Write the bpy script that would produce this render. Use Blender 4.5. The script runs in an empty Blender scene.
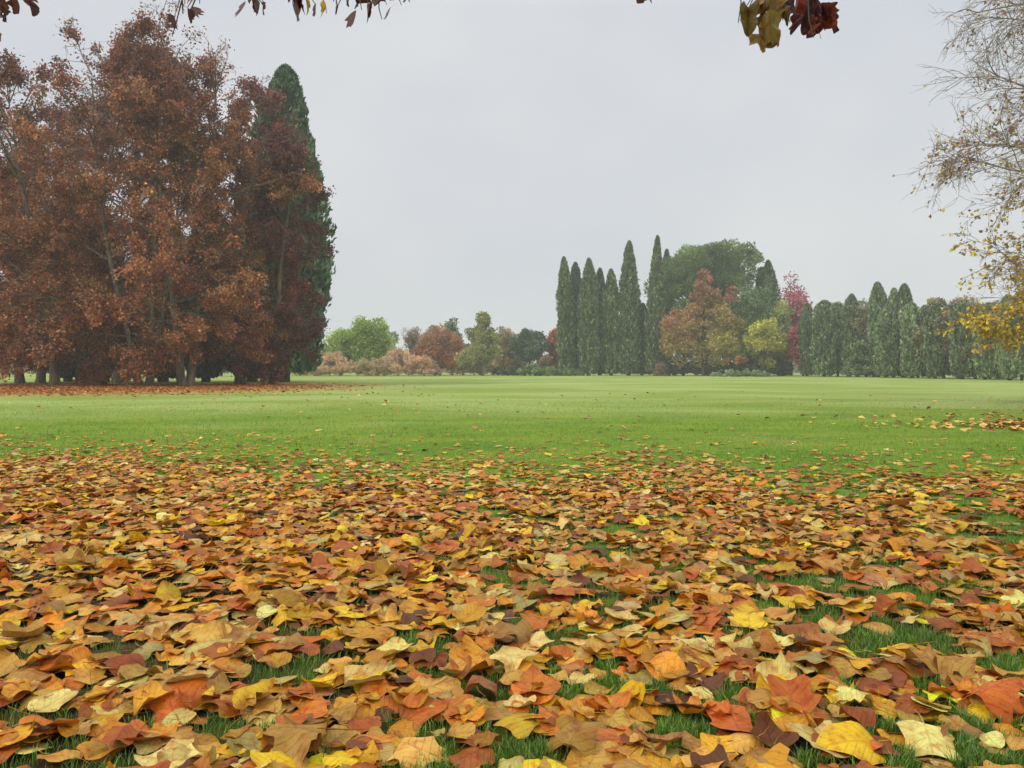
import bpy, math
import numpy as np
from math import radians, pi, sin, cos

# ------------------------------------------------------------------ camera
CAM_H, FPX, HZ = 0.95, 770.0, 369.0
sc = bpy.context.scene
cam = bpy.data.cameras.new("camera")
cam.sensor_width = 36.0
cam.lens = FPX / 1024 * 36.0
cam.clip_start, cam.clip_end = 0.05, 6000
co = bpy.data.objects.new("camera", cam)
co.location = (0, 0, CAM_H)
co.rotation_euler = (radians(90) - math.atan((384 - HZ) / FPX), 0, 0)
sc.collection.objects.link(co)
sc.camera = co
sc.render.resolution_x, sc.render.resolution_y = 1024, 768

# ------------------------------------------------------------------ sky and sun (overcast)
SUN_DIR = np.array([-0.62, -0.45, 0.64]); SUN_DIR /= np.linalg.norm(SUN_DIR)
SUN_STRENGTH = 1.5
SKY_ZENITH = 2.6
EXPOSURE = 0.08
HAZE = 0.0011
w = bpy.data.worlds.new("World"); sc.world = w; w.use_nodes = True
nt = w.node_tree; nt.nodes.clear()
N = nt.nodes.new; L = nt.links.new
out = N('ShaderNodeOutputWorld'); bg = N('ShaderNodeBackground'); bg.inputs['Strength'].default_value = 0.1
sky = N('ShaderNodeTexSky'); sky.sky_type = 'NISHITA'; sky.sun_disc = False
sky.sun_elevation = math.asin(SUN_DIR[2]); sky.sun_rotation = math.atan2(SUN_DIR[0], SUN_DIR[1])
sky.air_density = 2.0; sky.dust_density = 6.0
tc = N('ShaderNodeTexCoord'); sx = N('ShaderNodeSeparateXYZ'); L(tc.outputs['Generated'], sx.inputs[0])
mr = N('ShaderNodeMapRange'); mr.inputs['From Min'].default_value = 0.42; mr.inputs['From Max'].default_value = 0.9
mr.inputs['To Min'].default_value = 1.0; mr.inputs['To Max'].default_value = SKY_ZENITH
L(sx.outputs['Z'], mr.inputs['Value'])
cn = N('ShaderNodeTexNoise'); cn.inputs['Scale'].default_value = 2.2; cn.inputs['Detail'].default_value = 3
cmap = N('ShaderNodeMapping'); cmap.inputs['Scale'].default_value = (1, 1, 1.6); L(tc.outputs['Generated'], cmap.inputs[0]); L(cmap.outputs[0], cn.inputs['Vector'])
mr2 = N('ShaderNodeMapRange'); mr2.inputs['From Min'].default_value = 0.3; mr2.inputs['From Max'].default_value = 0.7
mr2.inputs['To Min'].default_value = 0.93; mr2.inputs['To Max'].default_value = 1.05
L(cn.outputs['Fac'], mr2.inputs['Value'])
mm = N('ShaderNodeMath'); mm.operation = 'MULTIPLY'; L(mr.outputs[0], mm.inputs[0]); L(mr2.outputs[0], mm.inputs[1])
tm = N('ShaderNodeMix'); tm.data_type = 'RGBA'; tm.inputs['A'].default_value = (6.5, 6.78, 7.35, 1); tm.inputs['B'].default_value = (6.8, 6.92, 7.15, 1)
mr3 = N('ShaderNodeMapRange'); mr3.inputs['From Min'].default_value = 0.38; mr3.inputs['From Max'].default_value = 0.62; L(cn.outputs['Fac'], mr3.inputs['Value']); L(mr3.outputs[0], tm.inputs['Factor'])
vm = N('ShaderNodeVectorMath'); vm.operation = 'SCALE'; L(tm.outputs['Result'], vm.inputs[0]); L(mm.outputs[0], vm.inputs['Scale'])
mx = N('ShaderNodeMix'); mx.data_type = 'RGBA'; mx.inputs['Factor'].default_value = 0.94
L(sky.outputs[0], mx.inputs['A']); L(vm.outputs[0], mx.inputs['B'])
L(mx.outputs['Result'], bg.inputs['Color']); L(bg.outputs[0], out.inputs['Surface'])

sl = bpy.data.lights.new("sun", 'SUN'); sl.energy = SUN_STRENGTH; sl.angle = radians(16); sl.color = (1.0, 0.95, 0.87)
so = bpy.data.objects.new("sun", sl); sc.collection.objects.link(so)
import mathutils
so.rotation_euler = mathutils.Vector(-SUN_DIR).to_track_quat('-Z', 'Y').to_euler()
so.location = (0, 0, 60)
vs = sc.view_settings
vs.view_transform = 'Standard'; vs.look = 'None'; vs.gamma = 1; vs.exposure = EXPOSURE; vs.use_curve_mapping = False
cy = sc.cycles
cy.max_bounces = 6; cy.diffuse_bounces = 3; cy.glossy_bounces = 2; cy.transmission_bounces = 3; cy.volume_bounces = 1
cy.transparent_max_bounces = 8; cy.caustics_reflective = False; cy.caustics_refractive = False
cy.use_denoising = True

# ------------------------------------------------------------------ helpers
COL = sc.collection
rng = np.random.default_rng(11)
def GX(px, Y): return (px - 512) / FPX * Y          # ground x under a sight line at distance Y
def ZZ(py, Y): return CAM_H + (HZ - py) / FPX * Y   # height seen at row py at distance Y
def s2l(c):
    c = np.asarray(c, float) / 255.0
    return np.where(c <= 0.04045, c / 12.92, ((c + 0.055) / 1.055) ** 2.4)

def mesh(name, V, F, col=None, uv=None, smooth=False):
    """F: list of int arrays (n,3) or (n,4)."""
    V = np.ascontiguousarray(V, np.float32)
    F = [np.asarray(f, np.int32) for f in (F if isinstance(F, list) else [F]) if len(f)]
    loops = np.concatenate([f.ravel() for f in F])
    tot = np.concatenate([np.full(len(f), f.shape[1], np.int32) for f in F])
    st = np.concatenate([[0], np.cumsum(tot)[:-1]]).astype(np.int32)
    me = bpy.data.meshes.new(name)
    me.vertices.add(len(V)); me.vertices.foreach_set('co', V.ravel())
    me.loops.add(len(loops)); me.loops.foreach_set('vertex_index', loops)
    me.polygons.add(len(tot)); me.polygons.foreach_set('loop_start', st); me.polygons.foreach_set('loop_total', tot)
    me.polygons.foreach_set('use_smooth', np.full(len(tot), bool(smooth)))
    if col is not None:
        a = me.attributes.new('col', 'FLOAT_COLOR', 'POINT')
        c4 = np.ones((len(V), 4), np.float32); c4[:, :3] = col
        a.data.foreach_set('color', c4.ravel())
    if uv is not None:
        u = me.uv_layers.new(name='leaf')
        u.data.foreach_set('uv', np.ascontiguousarray(np.asarray(uv, np.float32)[loops]).ravel())
    me.update(calc_edges=True)
    return me

def link(name, me, mat, parent=None, loc=(0, 0, 0), rz=0):
    if me.materials.__len__() == 0: me.materials.append(mat)
    o = bpy.data.objects.new(name, me); COL.objects.link(o)
    o.location = loc; o.rotation_euler = (0, 0, rz)
    if parent is not None: o.parent = parent
    return o

def tag(o, label=None, cat=None, group=None, kind=None):
    if label: o['label'] = label
    if cat: o['category'] = cat
    if group: o['group'] = group
    if kind: o['kind'] = kind
    return o

def root(name, loc, label, cat, group=None):
    o = bpy.data.objects.new(name, None); COL.objects.link(o)
    o.location = loc; o.empty_display_size = 0.3
    return tag(o, label, cat, group)

def unit(v): return v / np.maximum(np.linalg.norm(v, axis=-1, keepdims=True), 1e-9)

def tubes(P, r0, r1, sides=5, power=1.0):
    """P (n,k,3) polylines -> tapered tubes."""
    n, k, _ = P.shape
    T = np.empty_like(P); T[:, 1:-1] = P[:, 2:] - P[:, :-2]; T[:, 0] = P[:, 1] - P[:, 0]; T[:, -1] = P[:, -1] - P[:, -2]
    T = unit(T)
    ref = np.where(np.abs(T[..., 2:3]) > 0.9, np.array([1.0, 0, 0]), np.array([0, 0, 1.0]))
    A = unit(np.cross(T, ref)); B = np.cross(T, A)
    t = np.linspace(0, 1, k)[None, :] ** power
    R = (np.asarray(r0)[:, None] * (1 - t) + np.asarray(r1)[:, None] * t)
    ang = np.arange(sides) / sides * 2 * pi
    V = P[:, :, None, :] + R[:, :, None, None] * (np.cos(ang)[None, None, :, None] * A[:, :, None, :] + np.sin(ang)[None, None, :, None] * B[:, :, None, :])
    idx = np.arange(n * k * sides).reshape(n, k, sides)
    a = idx[:, :-1]; b = idx[:, 1:]
    F = np.stack([a, np.roll(a, -1, 2), np.roll(b, -1, 2), b], -1).reshape(-1, 4)
    return V.reshape(-1, 3), F

class Acc:
    def __init__(s): s.V = []; s.F = []; s.C = []; s.n = 0
    def add(s, V, F, C=None):
        s.V.append(V); s.F.append(np.asarray(F) + s.n); s.n += len(V)
        if C is not None: s.C.append(np.broadcast_to(C, (len(V), 3)))
    def mesh(s, name, smooth=False):
        q = [f for f in s.F if f.shape[1] == 4]; t = [f for f in s.F if f.shape[1] == 3]
        F = ([np.concatenate(q)] if q else []) + ([np.concatenate(t)] if t else [])
        return mesh(name, np.concatenate(s.V), F, np.concatenate(s.C) if s.C else None, None, smooth)

def grow(r, S, D, Ln, k, wob, up):
    n = len(S); P = np.empty((n, k + 1, 3)); P[:, 0] = S; d = unit(D)
    for i in range(k):
        d = unit(d + r.normal(0, wob, (n, 3)) + np.array([0, 0, 1.0]) * np.reshape(up, (-1, 1)))
        P[:, i + 1] = P[:, i] + d * (Ln / k)[:, None]
    return P

def spawn(r, P, per, t0, t1, amin, amax):
    """points along polylines and directions turned away from them"""
    n, k1, _ = P.shape; k = k1 - 1
    i = np.repeat(np.arange(n), per)
    t = r.uniform(t0, t1, n * per)
    f = np.minimum(t * k, k - 1e-4); j = f.astype(int); u = (f - j)[:, None]
    S = P[i, j] * (1 - u) + P[i, j + 1] * u
    d = unit(P[i, j + 1] - P[i, j])
    p = unit(np.cross(d, r.normal(0, 1, d.shape)))
    a = np.radians(r.uniform(amin, amax, len(i)))[:, None]
    return S, d * np.cos(a) + p * np.sin(a), i, t

def kites(r, C, size, aspect=0.62, D=None, dj=1.0, fold=0.25):
    """one small folded leaf per point: base, side, tip, side"""
    n = len(C); size = np.broadcast_to(size, (n,))[:, None]
    d = r.normal(0, 1, (n, 3)) if D is None else unit(D) + r.normal(0, dj, (n, 3))
    d = unit(d); s = unit(np.cross(d, r.normal(0, 1, (n, 3)))); u = np.cross(d, s)
    V = np.empty((n, 4, 3))
    V[:, 0] = C - d * size * 0.5
    V[:, 1] = C + s * size * aspect * 0.5 + u * size * fold * 0.5
    V[:, 2] = C + d * size * 0.5
    V[:, 3] = C - s * size * aspect * 0.5 + u * size * fold * 0.5
    return V.reshape(-1, 3), np.arange(n * 4).reshape(n, 4)

def pal(r, cols, n, wts=None, jit=0.22):
    cols = np.array([s2l(c) for c in cols]); w_ = None if wts is None else np.array(wts, float) / np.sum(wts)
    c = cols[r.choice(len(cols), n, p=w_)]
    return c * np.exp(r.normal(0, jit, (n, 1)))

def vnoise(P, seed=0):
    """cheap smooth pseudo noise in 0..1 from a few sines"""
    r = np.random.default_rng(seed); o = 0
    for i in range(5):
        k = r.normal(0, 1, P.shape[-1]); k *= (0.7 + 0.5 * i) / np.linalg.norm(k)
        o = o + np.sin(P @ k * 2 * pi + r.uniform(0, 6.28)) / (1 + 0.35 * i)
    return 0.5 + 0.5 * np.tanh(o * 0.9)

# ------------------------------------------------------------------ materials
def newmat(name):
    m = bpy.data.materials.new(name); m.use_nodes = True; t = m.node_tree; t.nodes.clear()
    o = t.nodes.new('ShaderNodeOutputMaterial'); return m, t, o
def mixrgb(t, blend, fac, a, b):
    n = t.nodes.new('ShaderNodeMix'); n.data_type = 'RGBA'; n.blend_type = blend
    for key, v in (('Factor', fac), ('A', a), ('B', b)):
        if hasattr(v, 'links') or isinstance(v, bpy.types.NodeSocket): t.links.new(v, n.inputs[key])
        elif key == 'Factor': n.inputs[key].default_value = v
        else: n.inputs[key].default_value = (*v[:3], 1)
    return n.outputs['Result']
def math_(t, op, a, b=None, clamp=False):
    n = t.nodes.new('ShaderNodeMath'); n.operation = op; n.use_clamp = clamp
    for i, v in enumerate((a, b)):
        if v is None: continue
        if isinstance(v, bpy.types.NodeSocket): t.links.new(v, n.inputs[i])
        else: n.inputs[i].default_value = v
    return n.outputs[0]
def noise(t, vec, scale, detail=3, rough=0.55, dist=0.0):
    n = t.nodes.new('ShaderNodeTexNoise'); n.inputs['Scale'].default_value = scale; n.inputs['Detail'].default_value = detail
    n.inputs['Roughness'].default_value = rough; n.inputs['Distortion'].default_value = dist
    if vec is not None: t.links.new(vec, n.inputs['Vector'])
    return n.outputs['Fac']
def ramp(t, v, a, b, lo=0.0, hi=1.0):
    n = t.nodes.new('ShaderNodeMapRange'); n.interpolation_type = 'SMOOTHSTEP'
    n.inputs['From Min'].default_value = a; n.inputs['From Max'].default_value = b
    n.inputs['To Min'].default_value = lo; n.inputs['To Max'].default_value = hi
    t.links.new(v, n.inputs['Value']); return n.outputs[0]

def foliage_mat(name, transl=0.3, gloss=0.05, rough=0.5, nscale=3.0):
    m, t, o = newmat(name)
    a = t.nodes.new('ShaderNodeAttribute'); a.attribute_name = 'col'
    g = t.nodes.new('ShaderNodeNewGeometry')
    nz = ramp(t, noise(t, g.outputs['Position'], nscale, 2), 0.25, 0.75, 0.8, 1.2)
    s = t.nodes.new('ShaderNodeVectorMath'); s.operation = 'SCALE'; t.links.new(a.outputs['Color'], s.inputs[0]); t.links.new(nz, s.inputs['Scale'])
    c = s.outputs[0]
    d = t.nodes.new('ShaderNodeBsdfDiffuse'); t.links.new(c, d.inputs['Color'])
    tr = t.nodes.new('ShaderNodeBsdfTranslucent'); t.links.new(c, tr.inputs['Color'])
    mx1 = t.nodes.new('ShaderNodeMixShader'); mx1.inputs[0].default_value = transl
    t.links.new(d.outputs[0], mx1.inputs[1]); t.links.new(tr.outputs[0], mx1.inputs[2])
    gl = t.nodes.new('ShaderNodeBsdfGlossy'); gl.inputs['Roughness'].default_value = rough
    mx2 = t.nodes.new('ShaderNodeMixShader'); mx2.inputs[0].default_value = gloss
    t.links.new(mx1.outputs[0], mx2.inputs[1]); t.links.new(gl.outputs[0], mx2.inputs[2])
    t.links.new(mx2.outputs[0], o.inputs['Surface'])
    return m

def bark_mat(name, c0, c1, scale=6.0):
    m, t, o = newmat(name)
    g = t.nodes.new('ShaderNodeTexCoord')
    mp = t.nodes.new('ShaderNodeMapping'); mp.inputs['Scale'].default_value = (1, 1, 0.22); t.links.new(g.outputs['Object'], mp.inputs[0])
    n1 = noise(t, mp.outputs[0], scale, 5, 0.65, 0.4)
    n2 = noise(t, g.outputs['Object'], 1.3, 2)
    c = mixrgb(t, 'MIX', ramp(t, n1, 0.32, 0.68), s2l(c0), s2l(c1))
    c = mixrgb(t, 'MIX', ramp(t, n2, 0.5, 0.75, 0, 0.5), c, s2l((96, 104, 76)))
    p = t.nodes.new('ShaderNodeBsdfPrincipled'); p.inputs['Roughness'].default_value = 0.85
    t.links.new(c, p.inputs['Base Color'])
    b = t.nodes.new('ShaderNodeBump'); b.inputs['Strength'].default_value = 0.6; b.inputs['Distance'].default_value = 0.03
    t.links.new(n1, b.inputs['Height']); t.links.new(b.outputs[0], p.inputs['Normal'])
    t.links.new(p.outputs[0], o.inputs['Surface'])
    return m

def fallen_mat(name):
    """leaf blade: colour attribute, midrib and side veins from the leaf's own coordinates, blotches, browned specks"""
    m, t, o = newmat(name)
    a = t.nodes.new('ShaderNodeAttribute'); a.attribute_name = 'col'
    u = t.nodes.new('ShaderNodeUVMap'); u.uv_map = 'leaf'
    s = t.nodes.new('ShaderNodeSeparateXYZ'); t.links.new(u.outputs[0], s.inputs[0])
    g = t.nodes.new('ShaderNodeNewGeometry')
    ax = math_(t, 'ABSOLUTE', s.outputs['X'])
    mid = ramp(t, ax, 0.006, 0.028, 1.0, 0.0)
    v = math_(t, 'SUBTRACT', s.outputs['Y'], math_(t, 'MULTIPLY', ax, 0.85))
    fr = math_(t, 'FRACT', math_(t, 'MULTIPLY', v, 6.5))
    tri = math_(t, 'ABSOLUTE', math_(t, 'SUBTRACT', fr, 0.5))
    side = ramp(t, tri, 0.03, 0.12, 0.75, 0.0)
    vein = math_(t, 'MAXIMUM', mid, side)
    n1 = noise(t, g.outputs['Position'], 28, 4, 0.6)
    n2 = noise(t, g.outputs['Position'], 120, 3, 0.6)
    n3 = noise(t, g.outputs['Position'], 11, 2, 0.5)
    c = mixrgb(t, 'MULTIPLY', ramp(t, n1, 0.45, 0.72, 0, 0.75), a.outputs['Color'], s2l((216, 144, 84)))
    c = mixrgb(t, 'MIX', ramp(t, n2, 0.60, 0.72, 0, 0.55), c, s2l((92, 56, 38)))
    c = mixrgb(t, 'MULTIPLY', ramp(t, n3, 0.5, 0.7, 0, 0.5), c, s2l((222, 180, 126)))
    c = mixrgb(t, 'MULTIPLY', math_(t, 'MULTIPLY', vein, 0.26), c, s2l((170, 130, 95)))
    p = t.nodes.new('ShaderNodeBsdfPrincipled'); p.inputs['Roughness'].default_value = 0.46
    p.inputs['Specular IOR Level'].default_value = 0.28
    t.links.new(c, p.inputs['Base Color'])
    b = t.nodes.new('ShaderNodeBump'); b.inputs['Strength'].default_value = 0.5; b.inputs['Distance'].default_value = 0.005
    h = math_(t, 'ADD', math_(t, 'ADD', math_(t, 'MULTIPLY', vein, -0.6), n1), math_(t, 'MULTIPLY', n2, 0.5))
    t.links.new(h, b.inputs['Height']); t.links.new(b.outputs[0], p.inputs['Normal'])
    tr = t.nodes.new('ShaderNodeBsdfTranslucent'); t.links.new(c, tr.inputs['Color'])
    mx1 = t.nodes.new('ShaderNodeMixShader'); mx1.inputs[0].default_value = 0.15
    t.links.new(p.outputs[0], mx1.inputs[1]); t.links.new(tr.outputs[0], mx1.inputs[2])
    t.links.new(mx1.outputs[0], o.inputs['Surface'])
    return m

M_LEAF = foliage_mat("autumn_foliage", 0.2, 0.03)
M_GREEN = foliage_mat("evergreen_foliage", 0.12, 0.04, 0.6, 1.2)
M_FAR = foliage_mat("distant_foliage", 0.25, 0.02, 0.6, 0.8)
M_GRASS = foliage_mat("grass_blades", 0.35, 0.06, 0.45, 6.0)
M_BARK = bark_mat("grey_brown_bark", (72, 62, 52), (134, 122, 100))
M_BARKD = bark_mat("dark_bark", (52, 44, 38), (92, 80, 68))
M_TWIG = bark_mat("pale_twig_bark", (116, 104, 94), (172, 158, 144))
M_FALLEN = fallen_mat("fallen_leaf_blade")

# ------------------------------------------------------------------ ground
def ground_mat():
    m, t, o = newmat("lawn")
    g = t.nodes.new('ShaderNodeTexCoord'); v = g.outputs['Object']
    s = t.nodes.new('ShaderNodeSeparateXYZ'); t.links.new(v, s.inputs[0])
    X, Y = s.outputs['X'], s.outputs['Y']
    def warp(sx_, sy_):
        mp = t.nodes.new('ShaderNodeMapping'); mp.inputs['Scale'].default_value = (sx_, sy_, 1); t.links.new(v, mp.inputs[0]); return mp.outputs[0]
    nA = noise(t, warp(0.10, 0.16), 1.0, 4, 0.6, 0.5)
    nB = noise(t, warp(0.5, 0.9), 1.0, 4, 0.6)
    nC = noise(t, v, 9.0, 5, 0.7)
    nD = noise(t, v, 70.0, 3, 0.7)
    c = mixrgb(t, 'MIX', ramp(t, nB, 0.3, 0.7), LAWN_A, LAWN_B)
    # paler lawn colours blend in with distance along Y, edge broken by noise
    far_pale = ramp(t, math_(t, 'ADD', Y, math_(t, 'MULTIPLY', math_(t, 'SUBTRACT', nA, 0.5), 26.0)), 11.0, 24.0)
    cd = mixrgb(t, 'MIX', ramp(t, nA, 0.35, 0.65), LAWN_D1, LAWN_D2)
    c = mixrgb(t, 'MIX', far_pale, c, cd)
    c = mixrgb(t, 'MULTIPLY', ramp(t, nC, 0.3, 0.6, 0.55, 0.0), c, (0.55, 0.6, 0.45))
    c = mixrgb(t, 'MULTIPLY', ramp(t, nD, 0.3, 0.6, 0.5, 0.0), c, (0.5, 0.55, 0.4))
    c = mixrgb(t, 'MIX', ramp(t, noise(t, warp(0.35, 0.3), 1.0, 5, 0.7, 0.8), 0.56, 0.72, 0.0, 0.45), c, s2l((150, 146, 72)))
    def ell(cx, cy, rx, ry, soft=0.35, wob=0.7):
        dx = math_(t, 'DIVIDE', math_(t, 'SUBTRACT', X, cx), rx); dy = math_(t, 'DIVIDE', math_(t, 'SUBTRACT', Y, cy), ry)
        d = math_(t, 'SQRT', math_(t, 'ADD', math_(t, 'MULTIPLY', dx, dx), math_(t, 'MULTIPLY', dy, dy)))
        d = math_(t, 'ADD', d, math_(t, 'MULTIPLY', math_(t, 'SUBTRACT', nB, 0.5), wob))
        return ramp(t, d, 1 - soft, 1 + soft, 1.0, 0.0)
    lit = mixrgb(t, 'MIX', ramp(t, noise(t, v, 5.0, 4, 0.7), 0.35, 0.65), s2l((140, 90, 50)), s2l((190, 136, 76)))
    c = mixrgb(t, 'MIX', math_(t, 'MULTIPLY', ell(-23, 40, 14.0, 13.0), 0.92), c, lit)
    c = mixrgb(t, 'MIX', math_(t, 'MULTIPLY', ell(30, 112, 14, 8), 0.8), c, lit)
    # damp soil and rotted leaf mould under the near leaf carpet
    soil = mixrgb(t, 'MIX', nC, s2l((58, 44, 32)), s2l((84, 66, 46)))
    sm = math_(t, 'MULTIPLY', ramp(t, math_(t, 'ADD', Y, math_(t, 'MULTIPLY', nB, 3.0)), 5.0, 8.0, 1.0, 0.0), math_(t, 'MAXIMUM', ramp(t, noise(t, v, 1.7, 3), 0.42, 0.6, 0.1, 0.9), ramp(t, X, -1.0, 0.8, 0.95, 0.0)))
    c = mixrgb(t, 'MIX', sm, c, soil)
    p = t.nodes.new('ShaderNodeBsdfPrincipled'); p.inputs['Roughness'].default_value = 0.9; p.inputs['Specular IOR Level'].default_value = 0.15
    t.links.new(c, p.inputs['Base Color'])
    b = t.nodes.new('ShaderNodeBump'); b.inputs['Strength'].default_value = 0.7; b.inputs['Distance'].default_value = 0.03
    t.links.new(math_(t, 'ADD', nC, math_(t, 'MULTIPLY', nD, 0.6)), b.inputs['Height']); t.links.new(b.outputs[0], p.inputs['Normal'])
    t.links.new(p.outputs[0], o.inputs['Surface'])
    return m
LAWN_A, LAWN_B = s2l((98, 132, 30)), s2l((130, 150, 38))
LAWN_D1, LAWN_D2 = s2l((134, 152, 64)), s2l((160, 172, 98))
gx = np.concatenate([-np.geomspace(1500, 20, 14), np.linspace(-15, 15, 13), np.geomspace(20, 1500, 14)])
GXX, GYY = np.meshgrid(gx, gx); n_ = len(gx)
gi = np.arange(n_ * n_).reshape(n_, n_)
gf = np.stack([gi[:-1, :-1], gi[:-1, 1:], gi[1:, 1:], gi[1:, :-1]], -1).reshape(-1, 4)
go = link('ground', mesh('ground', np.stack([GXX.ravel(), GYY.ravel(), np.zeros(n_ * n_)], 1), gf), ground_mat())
tag(go, 'wide green lawn with pale distant grass running to the trees', None, None, 'structure')

# ------------------------------------------------------------------ haze
def haze_box():
    m, t, o = newmat("thin_mist")
    pv = t.nodes.new('ShaderNodeVolumePrincipled'); pv.inputs['Density'].default_value = HAZE
    pv.inputs['Color'].default_value = (0.93, 0.95, 0.97, 1); pv.inputs['Anisotropy'].default_value = 0.1
    t.links.new(pv.outputs[0], o.inputs['Volume'])
    x, z0, z1 = 1560, -1.0, 27.0
    V = [(sx_ * x, sy_ * x, z) for z in (z0, z1) for sx_, sy_ in ((-1, -1), (1, -1), (1, 1), (-1, 1))]
    F = [(3, 2, 1, 0), (4, 5, 6, 7), (0, 1, 5, 4), (1, 2, 6, 5), (2, 3, 7, 6), (3, 0, 4, 7)]
    h = link('haze', mesh('haze', np.array(V), np.array(F)), m)
    tag(h, 'thin pale mist filling the air over the park', None, None, 'stuff')
haze_box()

# ------------------------------------------------------------------ trees
def leafy_tree(name, seed, px, Y, top_py, half_px, cols, wts, label, cat='tree', group=None, leaf_n=40, leaf=0.15, zb=3.2,
               stems=1, limbs=30, lean=(0, 0), topdens=0.35, bark=None, el=(2, 66), droop=-0.05, topcols=None, r_trunk=None):
    """broad autumn tree grown limb by limb: trunk with limbs and twigs, crown of separate leaves on the twigs"""
    r = np.random.default_rng(seed)
    H = ZZ(top_py, Y); R = half_px / FPX * Y
    o = root(name, (GX(px, Y), Y, 0), label, cat, group)
    A = Acc()
    rt = r_trunk or H * 0.0165
    trunks = []
    for s in range(stems):
        az = r.uniform(0, 2 * pi); tilt = 0.0 if stems == 1 else r.uniform(0.10, 0.22)
        d = np.array([[cos(az) * tilt + lean[0], sin(az) * tilt * 0.7 + lean[1], 1.0]])
        b = np.array([[cos(az) * 0.25 * (stems > 1), sin(az) * 0.2 * (stems > 1), -0.15]])
        P = grow(r, b, d, np.array([H * (0.93 if s == 0 else r.uniform(0.7, 0.9))]), 12, 0.045, 0.02 if stems == 1 else 0.045)
        trunks.append(P)
        q = rt / (stems ** 0.4)
        V, F = tubes(P, [q], [0.02], 9, 0.8); A.add(V, F)
        fl = P[:, :1] + (P[:, 1:2] - P[:, :1]) * (np.array([0, .12, .3, .5, .75])[None, :, None] * (1.1 / np.linalg.norm(P[0, 1] - P[0, 0])))
        V, F = tubes(fl, [q * 1.5], [q * 0.93], 11, 0.5); A.add(V, F)
    T = np.concatenate(trunks)
    # limbs
    per = limbs // stems
    ti = np.repeat(np.arange(stems), per)
    hz = np.concatenate([np.sort(zb * 0.75 + (0.93 * H - zb * 0.75) * r.random(per) ** 1.25) for _ in range(stems)])
    S = np.empty((len(ti), 3))
    for i, (a, z) in enumerate(zip(ti, hz)):
        S[i] = [np.interp(z, T[a, :, 2], T[a, :, j]) for j in range(3)]
    u = (hz - zb * 0.75) / (0.93 * H - zb * 0.75)
    az = np.arange(len(ti)) * 2.39996 + r.uniform(0, 6) + r.normal(0, 0.3, len(ti))
    e = np.radians(el[0] + (el[1] - el[0]) * u ** 0.8 + r.normal(0, 7, len(ti)))
    D = np.stack([np.cos(az) * np.cos(e), np.sin(az) * np.cos(e), np.sin(e)], 1)
    prof = np.interp(u, [0, 0.12, 0.4, 0.7, 1.0], [0.85, 1.0, 1.05, 0.85, 0.5])
    Ln = R * prof * r.uniform(0.75, 1.15, len(ti)) / np.maximum(np.cos(e), 0.8)
    P1 = grow(r, S, D, Ln, 7, 0.10, np.interp(u, [0, 0.3, 1], [-0.07, 0.0, 0.04]))
    V, F = tubes(P1, np.maximum(0.03, Ln * 0.016), np.full(len(Ln), 0.012), 6); A.add(V, F)
    S2, D2, i2, t2 = spawn(r, P1, 8, 0.22, 1.0, 28, 62)
    L2 = Ln[i2] * 0.46 * (1.1 - 0.6 * t2) * r.uniform(0.7, 1.25, len(i2))
    P2 = grow(r, S2, D2, L2, 5, 0.14, droop)
    V, F = tubes(P2, np.maximum(0.014, L2 * 0.011), np.full(len(L2), 0.007), 4); A.add(V, F)
    S3, D3, i3, t3 = spawn(r, P2, 5, 0.2, 1.0, 25, 65)
    L3 = np.clip(L2[i3] * 0.5, 0.35, 1.1) * r.uniform(0.7, 1.3, len(i3))
    P3 = grow(r, S3, D3, L3, 3, 0.18, droop * 1.5)
    V, F = tubes(P3, np.full(len(L3), 0.009), np.full(len(L3), 0.005), 3); A.add(V, F)
    tr = link('trunk', A.mesh('trunk', True), bark or M_BARK, o)
    # leaves
    n = len(P3) * leaf_n
    Sl, Dl, il, tl = spawn(r, P3, leaf_n, 0.1, 1.0, 30, 90)
    C = Sl + Dl * r.uniform(0.02, 0.34, (n, 1)) + r.normal(0, 0.09, (n, 3))
    zt = C[:, 2] / H
    keep = r.random(n) < np.interp(zt, [0, 0.6, 0.82, 1.05, 1.2], [1, 1, topdens, topdens * 0.7, topdens * 0.4])
    cl = vnoise(P3[:, 1] * 0.42, seed)                        # clumps that kept or lost their leaves
    keep &= r.random(n) < np.clip(-0.12 + 1.75 * cl[il], 0.04, 1) * np.clip(-0.15 + 2.1 * vnoise(P3[:, 1] * np.array([0.2, 0.2, 0.26]), seed + 31), 0.05, 1)[il]
    C = C[keep]; il = il[keep]; Dl = Dl[keep]; zt = zt[keep]
    V, F = kites(r, C, leaf * r.uniform(0.65, 1.25, len(C)), 0.68, Dl + np.array([0, 0, -0.5]), 0.7)
    c = pal(r, cols, len(C), wts, 0.42)
    if topcols:
        ct = pal(r, topcols, len(C), None, 0.25); f = (r.random(len(C)) < np.interp(zt, [0.55, 0.85], [0.0, 0.85]))[:, None]
        c = np.where(f, ct, c)
    cb = pal(r, cols, len(P3), wts, 0.28)[il]
    hue = vnoise(P3[:, 1] * 0.23, seed + 9)[il][:, None]
    c = (0.5 * c + 0.5 * cb) * (np.array([0.85, 0.80, 1.02]) * (1 - hue) + np.array([1.22, 1.29, 1.42]) * hue)
    me = mesh('crown', V, F, np.repeat(c, 4, 0))
    link('crown', me, M_LEAF, o)
    return o

def clump_points(r, C, Rr, n, hollow=0.45):
    i = r.choice(len(C), n, p=(Rr ** 2) / np.sum(Rr ** 2))
    d = unit(r.normal(0, 1, (n, 3)))
    rad = Rr[i] * (hollow + (1 - hollow) * r.random(n) ** 0.6) * (1 + 0.12 * r.normal(0, 1, n))
    return C[i] + d * rad[:, None] * np.array([1, 1, 0.85]), d, i

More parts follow.
